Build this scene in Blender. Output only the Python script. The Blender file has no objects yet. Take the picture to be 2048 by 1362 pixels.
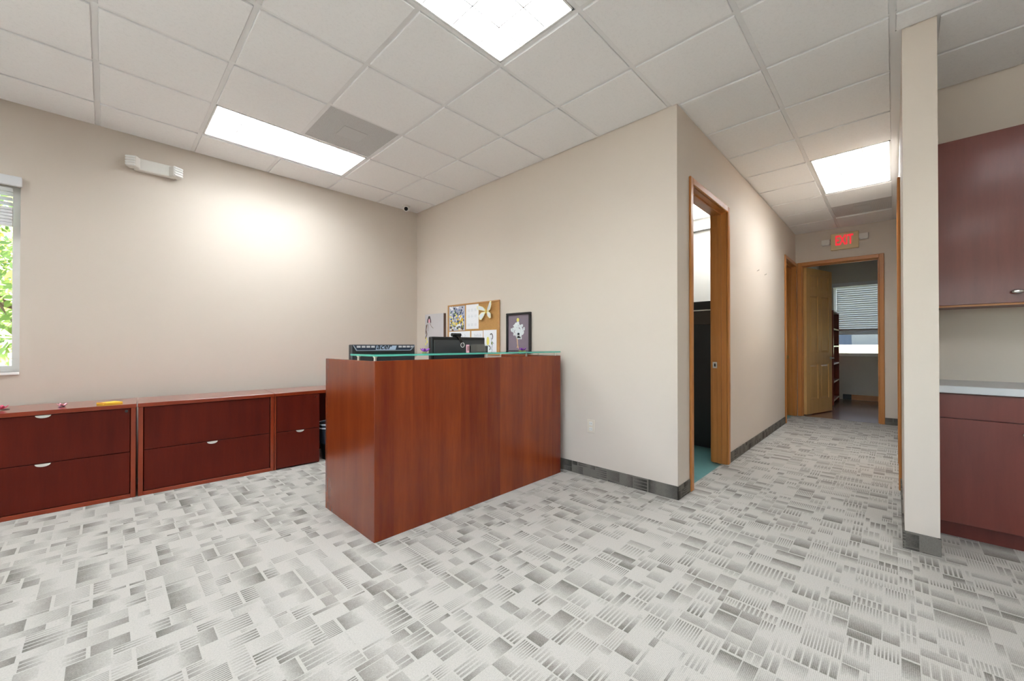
import bpy, bmesh, math, random
from mathutils import Vector, Matrix

S = bpy.context.scene
COL = S.collection
R = math.radians

# ------------------------------------------------------------------ measures
H = 2.976            # ceiling height
EYE = 1.158
T = .6096            # ceiling grid module
GX, GY = 2.3877, 2.4398
YA, XB, YC, XD = 4.723, 2.987, 1.169, 7.918   # left wall, back wall, hall left wall, hall end wall
YE, YE2, XE = -.037, -.175, 3.183             # hall right wall (two faces) and its free end
XK = 4.12            # alcove wall behind the kitchen cabinets
XL, YR = -3.10, -3.05                          # walls behind the camera
WT = .13

# ------------------------------------------------------------------ camera
cam_d = bpy.data.cameras.new('camera')
cam_d.sensor_width = 36
cam_d.sensor_fit = 'HORIZONTAL'
cam_d.lens = 788.927 * 36 / 2048
cam_d.shift_y = 4.24 / 2048
cam_d.clip_start = .02
cam_d.clip_end = 300
cam = bpy.data.objects.new('camera', cam_d)
COL.objects.link(cam)
cam.location = (0, 0, EYE)
cam.rotation_euler = (R(90 + .345), 0, R(44.129 - 90))
S.camera = cam

# ------------------------------------------------------------------ world, sun, exposure
w = bpy.data.worlds.new('sky')
S.world = w
w.use_nodes = True
wn = w.node_tree
wn.nodes.clear()
sky = wn.nodes.new('ShaderNodeTexSky')
sky.sky_type = 'NISHITA'
sky.sun_disc = False
sky.sun_elevation = R(50)
sky.sun_rotation = R(109)
bg = wn.nodes.new('ShaderNodeBackground')
bg.inputs[1].default_value = .62
wo = wn.nodes.new('ShaderNodeOutputWorld')
wn.links.new(sky.outputs[0], bg.inputs[0])
wn.links.new(bg.outputs[0], wo.inputs[0])
sun_d = bpy.data.lights.new('sun_offscreen', 'SUN')
sun_d.energy = 27.0
sun_d.angle = R(.6)
sun_d.color = (1, .95, .86)
sun = bpy.data.objects.new('sun_offscreen', sun_d)
COL.objects.link(sun)
sun.rotation_euler = Vector((-1, .35, -1.3)).to_track_quat('-Z', 'Y').to_euler()
LAMP = 11.0           # radiance of the fluorescent panels
S.view_settings.view_transform = 'Standard'
S.view_settings.look = 'None'
S.view_settings.gamma = 1
S.view_settings.use_curve_mapping = False
S.view_settings.exposure = 1.05
S.cycles.max_bounces = 8
S.cycles.diffuse_bounces = 5
S.cycles.glossy_bounces = 4

# ------------------------------------------------------------------ helpers: nodes and materials
def lin(r, g, b):
    f = lambda c: c / 12.92 if c <= .04045 else ((c + .055) / 1.055) ** 2.4
    return (f(r / 255), f(g / 255), f(b / 255), 1)

class NT:
    def __init__(s, name):
        s.mat = bpy.data.materials.new(name)
        s.mat.use_nodes = True
        s.t = s.mat.node_tree
        s.p = s.t.nodes['Principled BSDF']
        s.out = s.t.nodes['Material Output']
    def n(s, kind, **kw):
        x = s.t.nodes.new('ShaderNode' + kind)
        for k, v in kw.items():
            setattr(x, k, v)
        return x
    def put(s, sock, v):
        if isinstance(v, bpy.types.NodeSocket):
            s.t.links.new(v, sock)
        elif v is not None:
            sock.default_value = v
    def m(s, op, a, b=None, c=None, clamp=False):
        x = s.n('Math', operation=op, use_clamp=clamp)
        for i, v in enumerate((a, b, c)):
            if v is not None:
                s.put(x.inputs[i], v)
        return x.outputs[0]
    def xyz(s, x, y, z):
        c = s.n('CombineXYZ')
        for i, v in enumerate((x, y, z)):
            s.put(c.inputs[i], v)
        return c.outputs[0]
    def sep(s, v):
        c = s.n('SeparateXYZ')
        s.put(c.inputs[0], v)
        return c.outputs
    def obj(s):
        return s.n('TexCoord').outputs['Object']
    def geo(s):
        return s.n('NewGeometry').outputs['Position']
    def white(s, x, y, z):
        w_ = s.n('TexWhiteNoise', noise_dimensions='3D')
        s.put(w_.inputs['Vector'], s.xyz(x, y, z))
        o = s.sep(w_.outputs['Color'])
        return o[0], o[1], o[2]
    def noise(s, vec, scale, detail=3, rough=.5):
        x = s.n('TexNoise')
        s.put(x.inputs['Vector'], vec)
        x.inputs['Scale'].default_value = scale
        x.inputs['Detail'].default_value = detail
        x.inputs['Roughness'].default_value = rough
        return x.outputs['Fac']
    def scale(s, vec, sc):
        x = s.n('Mapping')
        s.put(x.inputs['Vector'], vec)
        x.inputs['Scale'].default_value = sc
        return x.outputs[0]
    def mix(s, f, a, b):
        x = s.n('Mix', data_type='RGBA')
        s.put(x.inputs['Factor'], f)
        s.put(x.inputs['A'], a)
        s.put(x.inputs['B'], b)
        for i in x.inputs:
            if i.type == 'RGBA' and i.name == 'A': s.put(i, a)
            if i.type == 'RGBA' and i.name == 'B': s.put(i, b)
        return [o for o in x.outputs if o.type == 'RGBA'][0]
    def ramp(s, f, stops):
        x = s.n('ValToRGB')
        s.put(x.inputs[0], f)
        e = x.color_ramp.elements
        while len(e) < len(stops):
            e.new(.5)
        for k, (pos, c) in zip(e, stops):
            k.position = pos
            k.color = c
        return x.outputs[0]
    def bump(s, h_, strength=.2, dist=.002):
        x = s.n('Bump')
        x.inputs['Strength'].default_value = strength
        x.inputs['Distance'].default_value = dist
        s.put(x.inputs['Height'], h_)
        s.t.links.new(x.outputs[0], s.p.inputs['Normal'])

M = {}

def plain(name, rgb, rough=.5, metal=0., spec=None, coat=0., grain=.03):
    """a paint, plastic or metal with slight procedural mottling"""
    n = NT(name)
    c = lin(*rgb)
    f = n.noise(n.obj(), 14, 3)
    a = tuple(min(1, v * (1 + grain)) for v in c[:3]) + (1,)
    b = tuple(v * (1 - grain) for v in c[:3]) + (1,)
    n.put(n.p.inputs['Base Color'], n.mix(f, a, b))
    n.p.inputs['Roughness'].default_value = rough
    n.p.inputs['Metallic'].default_value = metal
    if spec is not None:
        n.p.inputs['Specular IOR Level'].default_value = spec
    if coat:
        n.p.inputs['Coat Weight'].default_value = coat
        n.p.inputs['Coat Roughness'].default_value = .08
    M[name] = n.mat
    return n.mat

def paint(name, rgb):
    n = NT(name)
    pos = n.geo()
    f = n.noise(pos, 1.1, 2)
    c = lin(*rgb)
    a = tuple(v * 1.02 for v in c[:3]) + (1,)
    b = tuple(v * .98 for v in c[:3]) + (1,)
    n.put(n.p.inputs['Base Color'], n.mix(f, a, b))
    n.p.inputs['Roughness'].default_value = .62
    n.p.inputs['Specular IOR Level'].default_value = .3
    n.bump(n.noise(pos, 260, 2), .08, .0006)
    M[name] = n.mat

def wood(name, dark, light, grain=(1.2, 1.2, .12), sc=9., rough=.3, coat=0., strip=None, spec=.5):
    """grain runs along the axis with the small factor; strip=(axis, width) gives veneer leaves their own tone"""
    n = NT(name)
    v = n.obj()
    mp = n.n('Mapping')
    n.put(mp.inputs['Vector'], v)
    mp.inputs['Scale'].default_value = grain
    mp.inputs['Location'].default_value = (3.37, 1.71, .53)
    gv = mp.outputs[0]
    if strip:
        o = n.sep(v)
        idx = n.m('FLOOR', n.m('DIVIDE', o[strip[0]], strip[1]))
        h1, h2, h3 = n.white(idx, 3.3, 1.7)
        off = n.n('VectorMath', operation='ADD')
        n.put(off.inputs[0], gv)
        n.put(off.inputs[1], n.xyz(n.m('MULTIPLY', h1, 9), n.m('MULTIPLY', h2, 9), 0.))
        gv = off.outputs[0]
    f1 = n.noise(gv, sc, 5, .6)
    f2 = n.noise(gv, sc * 7, 3, .6)
    f3 = n.noise(v, 2.2, 2)
    f = n.m('ADD', n.m('MULTIPLY', f1, .62), n.m('ADD', n.m('MULTIPLY', f2, .16), n.m('MULTIPLY', f3, .25)))
    if strip:
        f = n.m('ADD', f, n.m('MULTIPLY', n.m('SUBTRACT', h3, .5), .28))
    n.put(n.p.inputs['Base Color'], n.ramp(f, [(.26, lin(*dark)), (.80, lin(*light))]))
    n.p.inputs['Roughness'].default_value = rough
    n.p.inputs['Specular IOR Level'].default_value = spec
    if coat:
        n.p.inputs['Coat Weight'].default_value = coat
        n.p.inputs['Coat Roughness'].default_value = .12
    M[name] = n.mat

def carpet(name, axes, pale, dark, amount=1.):
    """block-pattern carpet: blocks that start at a sharp end and fade out, some plain, some ruled with thin lines"""
    n = NT(name)
    o = n.sep(n.geo())
    x, y = o[axes[0]], o[axes[1]]
    PU, PV = .060, .026
    u = n.m('DIVIDE', n.m('ADD', x, 40.0), PU)
    v = n.m('DIVIDE', n.m('ADD', y, 40.0), PV)
    V = n.m('FLOOR', n.m('DIVIDE', v, 8))
    ra, rb, rc = n.white(V, 11.3, .7)
    u = n.m('ADD', u, n.m('FLOOR', n.m('MULTIPLY', ra, 4)))
    I = n.m('FLOOR', n.m('DIVIDE', u, 4))
    vl = n.m('SUBTRACT', v, n.m('MULTIPLY', V, 8))
    a1, a2, a3 = n.white(I, V, 2.1)
    s1 = n.m('ADD', 2, n.m('FLOOR', n.m('MULTIPLY', a1, 5)))
    up = n.m('GREATER_THAN', vl, s1)
    lo = n.m('MULTIPLY', up, s1)
    hi = n.m('ADD', n.m('MULTIPLY', up, 8), n.m('MULTIPLY', n.m('SUBTRACT', 1, up), s1))
    w1 = n.m('SUBTRACT', hi, lo)
    v1 = n.m('SUBTRACT', vl, lo)
    b1, b2, b3 = n.white(I, V, n.m('ADD', 5.1, up))
    do2 = n.m('MULTIPLY', n.m('GREATER_THAN', w1, 3.5), n.m('LESS_THAN', b1, .75))
    s2 = n.m('ADD', 1, n.m('FLOOR', n.m('MULTIPLY', b2, 3)))
    s2 = n.m('ADD', n.m('MULTIPLY', do2, s2), n.m('MULTIPLY', n.m('SUBTRACT', 1, do2), 20))
    up2 = n.m('GREATER_THAN', v1, s2)
    v2 = n.m('SUBTRACT', v1, n.m('MULTIPLY', up2, s2))
    w2a = n.m('MINIMUM', s2, w1)
    w2 = n.m('ADD', n.m('MULTIPLY', up2, n.m('SUBTRACT', w1, s2)), n.m('MULTIPLY', n.m('SUBTRACT', 1, up2), w2a))
    leaf = n.m('ADD', n.m('MULTIPLY', up, 2), up2)
    c1, c2, c3 = n.white(I, V, n.m('ADD', 20.3, leaf))
    ul = n.m('SUBTRACT', u, n.m('MULTIPLY', I, 4))
    ul = n.m('MODULO', n.m('ADD', ul, n.m('FLOOR', n.m('MULTIPLY', c1, 2))), 4)
    B = n.m('FLOOR', n.m('DIVIDE', ul, 2))
    t = n.m('SUBTRACT', n.m('DIVIDE', ul, 2), B)
    key = n.m('ADD', n.m('MULTIPLY', leaf, 2), B)
    d1, d2, d3 = n.white(I, V, n.m('ADD', 40.7, key))
    e1, e2, e3 = n.white(I, V, n.m('ADD', 70.9, key))
    flip = n.m('GREATER_THAN', d2, .55)
    t = n.m('ADD', n.m('MULTIPLY', flip, n.m('SUBTRACT', 1, t)), n.m('MULTIPLY', n.m('SUBTRACT', 1, flip), t))
    amp = n.m('MULTIPLY', n.m('GREATER_THAN', d1, .10), n.m('ADD', .42, n.m('MULTIPLY', d3, .6)))
    length = n.m('ADD', .55, n.m('MULTIPLY', e1, .6))
    wob = n.m('MULTIPLY', n.m('SUBTRACT', n.noise(n.xyz(x, y, 0.), 26, 3, .6), .5), .5)
    fade = n.m('SUBTRACT', 1, n.m('DIVIDE', n.m('ADD', t, wob), length), clamp=True)
    fade = n.m('POWER', fade, .85)
    gap = n.m('GREATER_THAN', t, .05)
    edge = n.m('MULTIPLY', n.m('GREATER_THAN', v2, .10), n.m('LESS_THAN', v2, n.m('SUBTRACT', w2, .04)))
    # ruling
    def rule(k, duty):
        fr = n.m('FRACT', n.m('MULTIPLY', v2, k))
        return n.m('GREATER_THAN', fr, duty)
    solid = n.m('LESS_THAN', e2, .40)
    coarse = n.m('MULTIPLY', n.m('GREATER_THAN', e2, .40), n.m('LESS_THAN', e2, .58))
    medium = n.m('MULTIPLY', n.m('GREATER_THAN', e2, .58), n.m('LESS_THAN', e2, .80))
    fine = n.m('GREATER_THAN', e2, .80)
    mask = n.m('ADD', n.m('ADD', solid, n.m('MULTIPLY', coarse, rule(1, .22))),
               n.m('ADD', n.m('MULTIPLY', medium, rule(1.5, .42)), n.m('MULTIPLY', fine, rule(2.5, .5))))
    D = n.m('MULTIPLY', n.m('MULTIPLY', amp, fade), n.m('MULTIPLY', gap, n.m('MULTIPLY', edge, mask)))
    # yarn rows and tufts
    rows = n.m('MULTIPLY', n.m('SUBTRACT', n.m('ABSOLUTE', n.m('SUBTRACT', n.m('FRACT', n.m('MULTIPLY', v, 5)), .5)), .25), .55)
    tuft = n.m('MULTIPLY', n.m('SUBTRACT', n.noise(n.scale(n.geo(), (170, 230, 200)), 1, 2, .7), .5), .8)
    f = n.m('ADD', n.m('MULTIPLY', D, amount), n.m('ADD', rows, tuft), clamp=False)
    f = n.m('ADD', f, .12, clamp=True)
    col = n.mix(f, lin(*pale), lin(*dark))
    tint = n.noise(n.geo(), 1.7, 2)
    col = n.mix(n.m('MULTIPLY', n.m('GREATER_THAN', D, .1), n.m('MULTIPLY', n.m('SUBTRACT', tint, .5, clamp=True), .5)), col, lin(150, 128, 122))
    n.put(n.p.inputs['Base Color'], col)
    n.p.inputs['Roughness'].default_value = .95
    n.p.inputs['Specular IOR Level'].default_value = .1
    n.bump(n.m('ADD', n.m('MULTIPLY', rows, 1.2), tuft), .25, .002)
    M[name] = n.mat

def emit(name, rgb, power):
    n = NT(name)
    n.put(n.p.inputs['Base Color'], lin(*rgb))
    n.put(n.p.inputs['Emission Color'], lin(*rgb))
    n.p.inputs['Emission Strength'].default_value = power
    M[name] = n.mat

def clear(name, tint, gloss=.06, rough=.02):
    """thin sheet of glass: mostly see-through with a Fresnel-weighted reflection"""
    n = NT(name)
    tr = n.n('BsdfTransparent')
    n.put(tr.inputs[0], lin(*tint))
    gl = n.n('BsdfGlossy')
    gl.inputs['Roughness'].default_value = rough
    fr = n.n('Fresnel')
    fr.inputs[0].default_value = 1.45
    ms = n.n('MixShader')
    n.t.links.new(fr.outputs[0], ms.inputs[0])
    n.t.links.new(tr.outputs[0], ms.inputs[1])
    n.t.links.new(gl.outputs[0], ms.inputs[2])
    n.t.links.new(ms.outputs[0], n.out.inputs[0])
    M[name] = n.mat

def tile_mat():
    n = NT('tile')
    v = n.geo()
    f = n.noise(v, 190, 3, .7)
    g = n.noise(v, 55, 3, .6)
    n.put(n.p.inputs['Base Color'], n.ramp(n.m('ADD', n.m('MULTIPLY', f, .6), n.m('MULTIPLY', g, .4)),
          [(.30, lin(236, 236, 236)), (.5, lin(246, 246, 246))]))
    n.p.inputs['Roughness'].default_value = .9
    n.p.inputs['Specular IOR Level'].default_value = .15
    n.bump(f, .3, .0015)
    M['tile'] = n.mat

def perforated():
    n = NT('perforated')
    v = n.sep(n.geo())
    fx = n.m('SUBTRACT', n.m('FRACT', n.m('MULTIPLY', v[0], 160)), .5)
    fy = n.m('SUBTRACT', n.m('FRACT', n.m('MULTIPLY', v[1], 160)), .5)
    r2 = n.m('ADD', n.m('MULTIPLY', fx, fx), n.m('MULTIPLY', fy, fy))
    hole = n.m('LESS_THAN', r2, .085)
    n.put(n.p.inputs['Base Color'], n.mix(hole, lin(212, 212, 212), lin(124, 124, 124)))
    n.p.inputs['Roughness'].default_value = .5
    M['perforated'] = n.mat

paint('wall', (215, 204, 192))
paint('wall_office', (214, 208, 198))
tile_mat()
perforated()
carpet('carpet', (0, 1), (190, 186, 179), (110, 107, 100), .88)
carpet('carpet_base_x', (0, 2), (124, 119, 111), (68, 65, 60), 1.1)
carpet('carpet_base_y', (1, 2), (124, 119, 111), (68, 65, 60), 1.1)
plain('vent_plate', (198, 198, 198), .5, grain=.02)
plain('tee', (238, 238, 238), .45, grain=.01)
plain('tile_edge', (244, 244, 244), .9)
plain('plenum', (70, 70, 70), .9)
plain('white_metal', (235, 235, 232), .35, grain=.01)
plain('reveal', (235, 235, 232), .7, grain=.01)
plain('louver', (234, 234, 234), .3, grain=.01)
plain('white_plastic', (228, 226, 220), .4, grain=.01)
plain('almond_plastic', (222, 212, 196), .4, grain=.01)
plain('sign_cream', (222, 199, 152), .45, grain=.01)
plain('chrome', (225, 225, 222), .22, 1.)
plain('nickel', (205, 200, 190), .28, 1.)
plain('pull', (238, 238, 232), .35, .3)
plain('brass', (170, 140, 90), .35, 1.)
plain('black_plastic', (24, 24, 26), .35, grain=.1)
plain('dark_plastic', (58, 59, 61), .32, grain=.08)
plain('navy_plastic', (40, 50, 66), .3, grain=.08)
plain('silver_plastic', (150, 160, 172), .35, .2)
plain('badge', (176, 192, 212), .35)
plain('badge_ink', (22, 28, 44), .4)
plain('black_gloss', (16, 15, 15), .12)
plain('brown_gloss', (66, 56, 50), .12)
plain('black_frame', (38, 38, 40), .3)
plain('paper', (240, 242, 246), .7, grain=.01)
plain('paper_grey', (198, 194, 196), .75, grain=.02)
plain('mat_mauve', (138, 124, 136), .7, grain=.08)
plain('ink', (70, 60, 60), .7)
plain('ink_brown', (110, 84, 70), .7)
plain('sheet_blue', (186, 190, 204), .7, grain=.1)
plain('wing', (240, 234, 186), .6, grain=.02)
plain('ink_grey', (150, 160, 175), .7)
plain('skin', (222, 184, 150), .7)
plain('pale_yellow', (238, 226, 120), .6)
plain('yellow', (236, 196, 60), .6)
plain('orange', (214, 130, 48), .6)
plain('blue', (96, 116, 160), .6)
plain('deep_blue', (56, 62, 92), .6)
plain('green', (120, 138, 84), .6)
plain('leaf_green', (168, 198, 90), .55)
plain('white_cloth', (226, 232, 234), .75)
plain('violet', (140, 64, 176), .55)
plain('deep_violet', (84, 26, 120), .55)
plain('pink', (222, 92, 124), .55)
plain('blush', (232, 176, 190), .6)
plain('bag', (52, 60, 72), .25)
plain('bag_white', (206, 214, 222), .3)
plain('counter_grey', (206, 207, 210), .38, grain=.02)
plain('teal_floor', (92, 140, 138), .45, grain=.12)
plain('shelf_edge', (226, 214, 192), .4)
plain('blind', (226, 227, 230), .5, grain=.01)
plain('window_white', (240, 240, 238), .4, grain=.01)
plain('bark', (96, 76, 58), .9)
plain('leaves', (122, 148, 66), .6, grain=.2)
plain('leaves_gold', (176, 160, 70), .6, grain=.2)
plain('grass', (124, 128, 84), .9, grain=.12)
plain('asphalt', (168, 166, 160), .9)
plain('slate', (62, 68, 80), .9, grain=.2)
plain('stucco', (172, 170, 168), .9)
plain('cork_pin', (200, 60, 50), .4)
wood('cherry', (106, 30, 8), (150, 66, 20), grain=(3., 3., .28), sc=5., rough=.26, coat=.12, strip=(0, .128))
wood('cherry_side', (108, 36, 14), (150, 68, 26), grain=(1.5, 1.5, .22), sc=3., rough=.24, coat=.3)
wood('mahogany', (78, 20, 12), (112, 36, 20), grain=(2.2, 2.2, .25), sc=6., rough=.42, spec=.2)
wood('mahogany_trim', (124, 40, 18), (160, 64, 30), grain=(.5, 1.2, .5), sc=7., rough=.28, coat=.25)
wood('mahogany_top', (124, 40, 18), (160, 64, 30), grain=(.3, 2.2, 2.2), sc=7., rough=.20, coat=.7)
wood('maroon_laminate', (102, 43, 33), (122, 55, 43), grain=(3, 3, .3), sc=8., rough=.38, coat=.2)
wood('oak', (170, 104, 46), (210, 144, 78), grain=(3.5, 3.5, .16), sc=7., rough=.34)
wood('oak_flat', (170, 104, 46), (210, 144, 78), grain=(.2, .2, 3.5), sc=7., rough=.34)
wood('oak_door', (206, 160, 98), (230, 188, 126), grain=(3.5, 3.5, .16), sc=6., rough=.38)
wood('bookcase_wood', (112, 38, 24), (146, 60, 38), grain=(3, 3, .3), sc=6., rough=.3)
wood('pale_oak', (178, 128, 74), (212, 162, 104), grain=(2., .3, 2.), sc=7., rough=.4)
wood('cork', (178, 130, 74), (208, 164, 104), grain=(1, 1, 1), sc=90., rough=.9)
wood('floor_plank', (112, 80, 64), (146, 110, 90), grain=(.25, 2.5, 2.5), sc=6., rough=.2)
emit('lamp', (246, 251, 255), LAMP)
emit('exit_red', (228, 40, 58), .45)
clear('window_glass', (250, 252, 251))
clear('counter_glass', (214, 240, 232))
clear('acrylic', (236, 238, 238))
n_ = NT('glass_edge')
n_.put(n_.p.inputs['Base Color'], n_.mix(n_.noise(n_.obj(), 9), lin(84, 190, 170), lin(120, 214, 196)))
n_.p.inputs['Roughness'].default_value = .12
n_.p.inputs['Transmission Weight'].default_value = .25
M['glass_edge'] = n_.mat

# ------------------------------------------------------------------ helpers: geometry
BASE = {}

def box(bm, x0, x1, y0, y1, z0, z1, bev=0., seg=1):
    x0, x1 = min(x0, x1), max(x0, x1)
    y0, y1 = min(y0, y1), max(y0, y1)
    z0, z1 = min(z0, z1), max(z0, z1)
    v = [bm.verts.new(c) for c in ((x0, y0, z0), (x1, y0, z0), (x1, y1, z0), (x0, y1, z0),
                                   (x0, y0, z1), (x1, y0, z1), (x1, y1, z1), (x0, y1, z1))]
    f = [bm.faces.new([v[i] for i in q]) for q in
         ((3, 2, 1, 0), (4, 5, 6, 7), (0, 1, 5, 4), (1, 2, 6, 5), (2, 3, 7, 6), (3, 0, 4, 7))]
    if bev:
        e = list({e for g in f for e in g.edges})
        bmesh.ops.bevel(bm, geom=e, offset=bev, segments=seg, affect='EDGES', profile=.5)
    return bm

def tube(bm, p0, p1, r0, r1=None, n=16, caps=True):
    r1 = r0 if r1 is None else r1
    p0, p1 = Vector(p0), Vector(p1)
    d = (p1 - p0).normalized()
    a = d.orthogonal().normalized()
    b = d.cross(a)
    A, B = [], []
    for i in range(n):
        t = 2 * math.pi * i / n
        q = a * math.cos(t) + b * math.sin(t)
        A.append(bm.verts.new(p0 + q * r0))
        B.append(bm.verts.new(p1 + q * r1))
    for i in range(n):
        j = (i + 1) % n
        bm.faces.new((A[i], A[j], B[j], B[i]))
    if caps:
        bm.faces.new(A[::-1])
        bm.faces.new(B)
    return bm

def prism(bm, pts, n):
    """extrude the planar polygon pts along vector n"""
    n = Vector(n)
    A = [bm.verts.new(Vector(q)) for q in pts]
    B = [bm.verts.new(Vector(q) + n) for q in pts]
    bm.faces.new(A[::-1])
    bm.faces.new(B)
    k = len(pts)
    for i in range(k):
        bm.faces.new((A[i], A[(i + 1) % k], B[(i + 1) % k], B[i]))
    return bm

def ball(bm, c, r, sx=1, sy=1, sz=1, sub=2):
    g = bmesh.ops.create_icosphere(bm, subdivisions=sub, radius=r)
    for v in g['verts']:
        v.co = Vector((v.co.x * sx + c[0], v.co.y * sy + c[1], v.co.z * sz + c[2]))
    return bm

def nb():
    return bmesh.new()

def obj(name, bm, mat, parent=None, smooth=False):
    """links the bmesh as one object; under a parent its points are given in the room's frame"""
    bmesh.ops.recalc_face_normals(bm, faces=bm.faces)
    me = bpy.data.meshes.new(name)
    if parent is not None:
        off = BASE.get(parent.name, Vector((0, 0, 0)))
        for v in bm.verts:
            v.co -= off
    bm.to_mesh(me)
    bm.free()
    for m_ in (mat if isinstance(mat, (list, tuple)) else [mat]):
        me.materials.append(M[m_])
    if smooth:
        for p_ in me.polygons:
            p_.use_smooth = True
    o = bpy.data.objects.new(name, me)
    COL.objects.link(o)
    if parent is not None:
        o.parent = parent
        if o.parent.type != 'EMPTY':
            BASE[o.name] = BASE.get(parent.name, Vector((0, 0, 0)))
        BASE[o.name] = BASE.get(parent.name, Vector((0, 0, 0)))
    return o

def b1(name, mat, parent, *a, bev=0.):
    return obj(name, box(nb(), *a, bev=bev), mat, parent)

def thing(name, label, cat, loc=(0, 0, 0), group=None, rotz=0., local=False):
    o = bpy.data.objects.new(name, None)
    COL.objects.link(o)
    o.empty_display_size = .05
    o.location = loc
    o.rotation_euler = (0, 0, rotz)
    o['label'] = label
    o['category'] = cat
    if group:
        o['group'] = group
    BASE[o.name] = Vector((0, 0, 0)) if local else Vector(loc)
    return o

def tag(o, label, cat, group=None):
    o['label'] = label
    o['category'] = cat
    if group:
        o['group'] = group
    return o

def struct(name, bm, mat, label=None):
    o = obj(name, bm, mat)
    o['kind'] = 'structure'
    if label:
        o['label'] = label
    return o

def struct_empty(name, label, loc=(0, 0, 0)):
    o = bpy.data.objects.new(name, None)
    COL.objects.link(o)
    o.empty_display_size = .05
    o.location = loc
    o['kind'] = 'structure'
    o['label'] = label
    BASE[o.name] = Vector(loc)
    return o

def text_mesh(s, size, depth, shear=0., sx=1., bold=0.):
    cu = bpy.data.curves.new('lettering', 'FONT')
    cu.body = s
    cu.size = size
    cu.extrude = depth
    cu.shear = shear
    cu.offset = bold
    cu.align_x = 'CENTER'
    cu.align_y = 'CENTER'
    cu.resolution_u = 3
    o = bpy.data.objects.new('lettering', cu)
    COL.objects.link(o)
    bpy.context.view_layer.update()
    dg = bpy.context.evaluated_depsgraph_get()
    me = bpy.data.meshes.new_from_object(o.evaluated_get(dg))
    bm = bmesh.new()
    bm.from_mesh(me)
    bpy.data.objects.remove(o)
    bpy.data.curves.remove(cu)
    bpy.data.meshes.remove(me)
    for v in bm.verts:
        v.co.x *= sx
    return bm

def fit(bm, w_, h_):
    x0, x1 = min(v.co.x for v in bm.verts), max(v.co.x for v in bm.verts)
    y0, y1 = min(v.co.y for v in bm.verts), max(v.co.y for v in bm.verts)
    for v in bm.verts:
        v.co.x = ((v.co.x - x0) / (x1 - x0) - .5) * w_
        v.co.y = ((v.co.y - y0) / (y1 - y0) - .5) * h_
    return bm

def place(bm, origin, ex, ey, ez):
    """puts a flat bmesh (x right, y up, z towards the viewer) into the room"""
    o, ex, ey, ez = Vector(origin), Vector(ex), Vector(ey), Vector(ez)
    for v in bm.verts:
        v.co = o + ex * v.co.x + ey * v.co.y + ez * v.co.z
    return bm

# ------------------------------------------------------------------ floor, walls
b = nb()
box(b, XL, XB, YC, YA, -.10, 0)
box(b, XL, XE, YR, YC, -.10, 0)
box(b, XE, XK, YR, YE2, -.10, 0)
box(b, XB, XD + .02, YC, YC + .04, -.10, 0)
box(b, XE, XD + .02, YE2, YC, -.10, 0)
struct('floor', b, 'carpet', 'grey block-pattern carpet')
b = nb()
box(b, XB, 8.0, YC + .04, 4.85, -.10, -.004)
struct('floor_office', b, 'teal_floor', 'teal floor of the side office')
b = nb()
box(b, XD + .02, 11.1, -1.6, 1.3, -.10, -.003)
struct('floor_end_room', b, 'floor_plank', 'brown wood floor of the end room')

WX0, WX1, WZ0, WZ1 = -2.10, -.449, .955, 2.36      # window in the left wall
b = nb()
box(b, XL - WT, WX0, YA, YA + WT, 0, H + .2)
box(b, WX1, XB + WT, YA, YA + WT, 0, H + .2)
box(b, WX0, WX1, YA, YA + WT, 0, WZ0)
box(b, WX0, WX1, YA, YA + WT, WZ1, H + .2)
struct('wall_left', b, 'wall', 'beige painted wall behind the filing cabinets')
struct('wall_back', box(nb(), XB, XB + WT, YC + WT, YA, 0, H + .2), 'wall', 'beige painted wall behind the reception desk')

D1 = (3.28, 4.19)
D2 = (7.06, 7.855)
DT = 2.44
b = nb()
JT = .018
box(b, XB, D1[0] - JT, YC, YC + WT, 0, H + .2)
box(b, D1[1] + JT, D2[0] - JT, YC, YC + WT, 0, H + .2)
box(b, D2[1] + JT, XD, YC, YC + WT, 0, H + .2)
box(b, D1[0] - JT, D1[1] + JT, YC, YC + WT, DT + JT, H + .2)
box(b, D2[0] - JT, D2[1] + JT, YC, YC + WT, DT + JT, H + .2)
struct('wall_hall_left', b, 'wall', 'beige hallway wall with two door openings')
DE = (.165, 1.085)
b = nb()
box(b, XD, XD + WT, -1.7, DE[0] - JT, 0, H + .2)
box(b, XD, XD + WT, DE[1] + JT, 4.85, 0, H + .2)
box(b, XD, XD + WT, DE[0] - JT, DE[1] + JT, DT + JT, H + .2)
struct('wall_hall_end', b, 'wall', 'beige wall at the end of the hallway')
D3 = (4.46, 5.37)
b = nb()
box(b, XE, D3[0] - JT, YE2, YE, 0, H + .2)
box(b, D3[1] + JT, XD, YE2, YE, 0, H + .2)
box(b, D3[0] - JT, D3[1] + JT, YE2, YE, DT + JT, H + .2)
struct('wall_hall_right', b, 'wall', 'beige wall between the hallway and the kitchenette')
struct('wall_alcove', box(nb(), XK, XK + .1, YR, YE2, 0, H + .2), 'wall', 'beige wall behind the kitchen cabinets')
b = box(nb(), XL - WT, XK + .1, YR - WT, YR, 0, H + .2)
struct('wall_rear', b, 'wall')
SW = [(-2.3, -.3), (.3, 2.3)]                     # unseen windows added for daylight, in the wall behind the camera
SZ = (WZ0, WZ1)
b = nb()
cur = YR
for (y0, y1) in SW:
    box(b, XL - WT, XL, cur, y0, 0, H + .2)
    box(b, XL - WT, XL, y0, y1, 0, SZ[0])
    box(b, XL - WT, XL, y0, y1, SZ[1], H + .2)
    cur = y1
box(b, XL - WT, XL, cur, YA, 0, H + .2)
struct('wall_side', b, 'wall')
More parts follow.
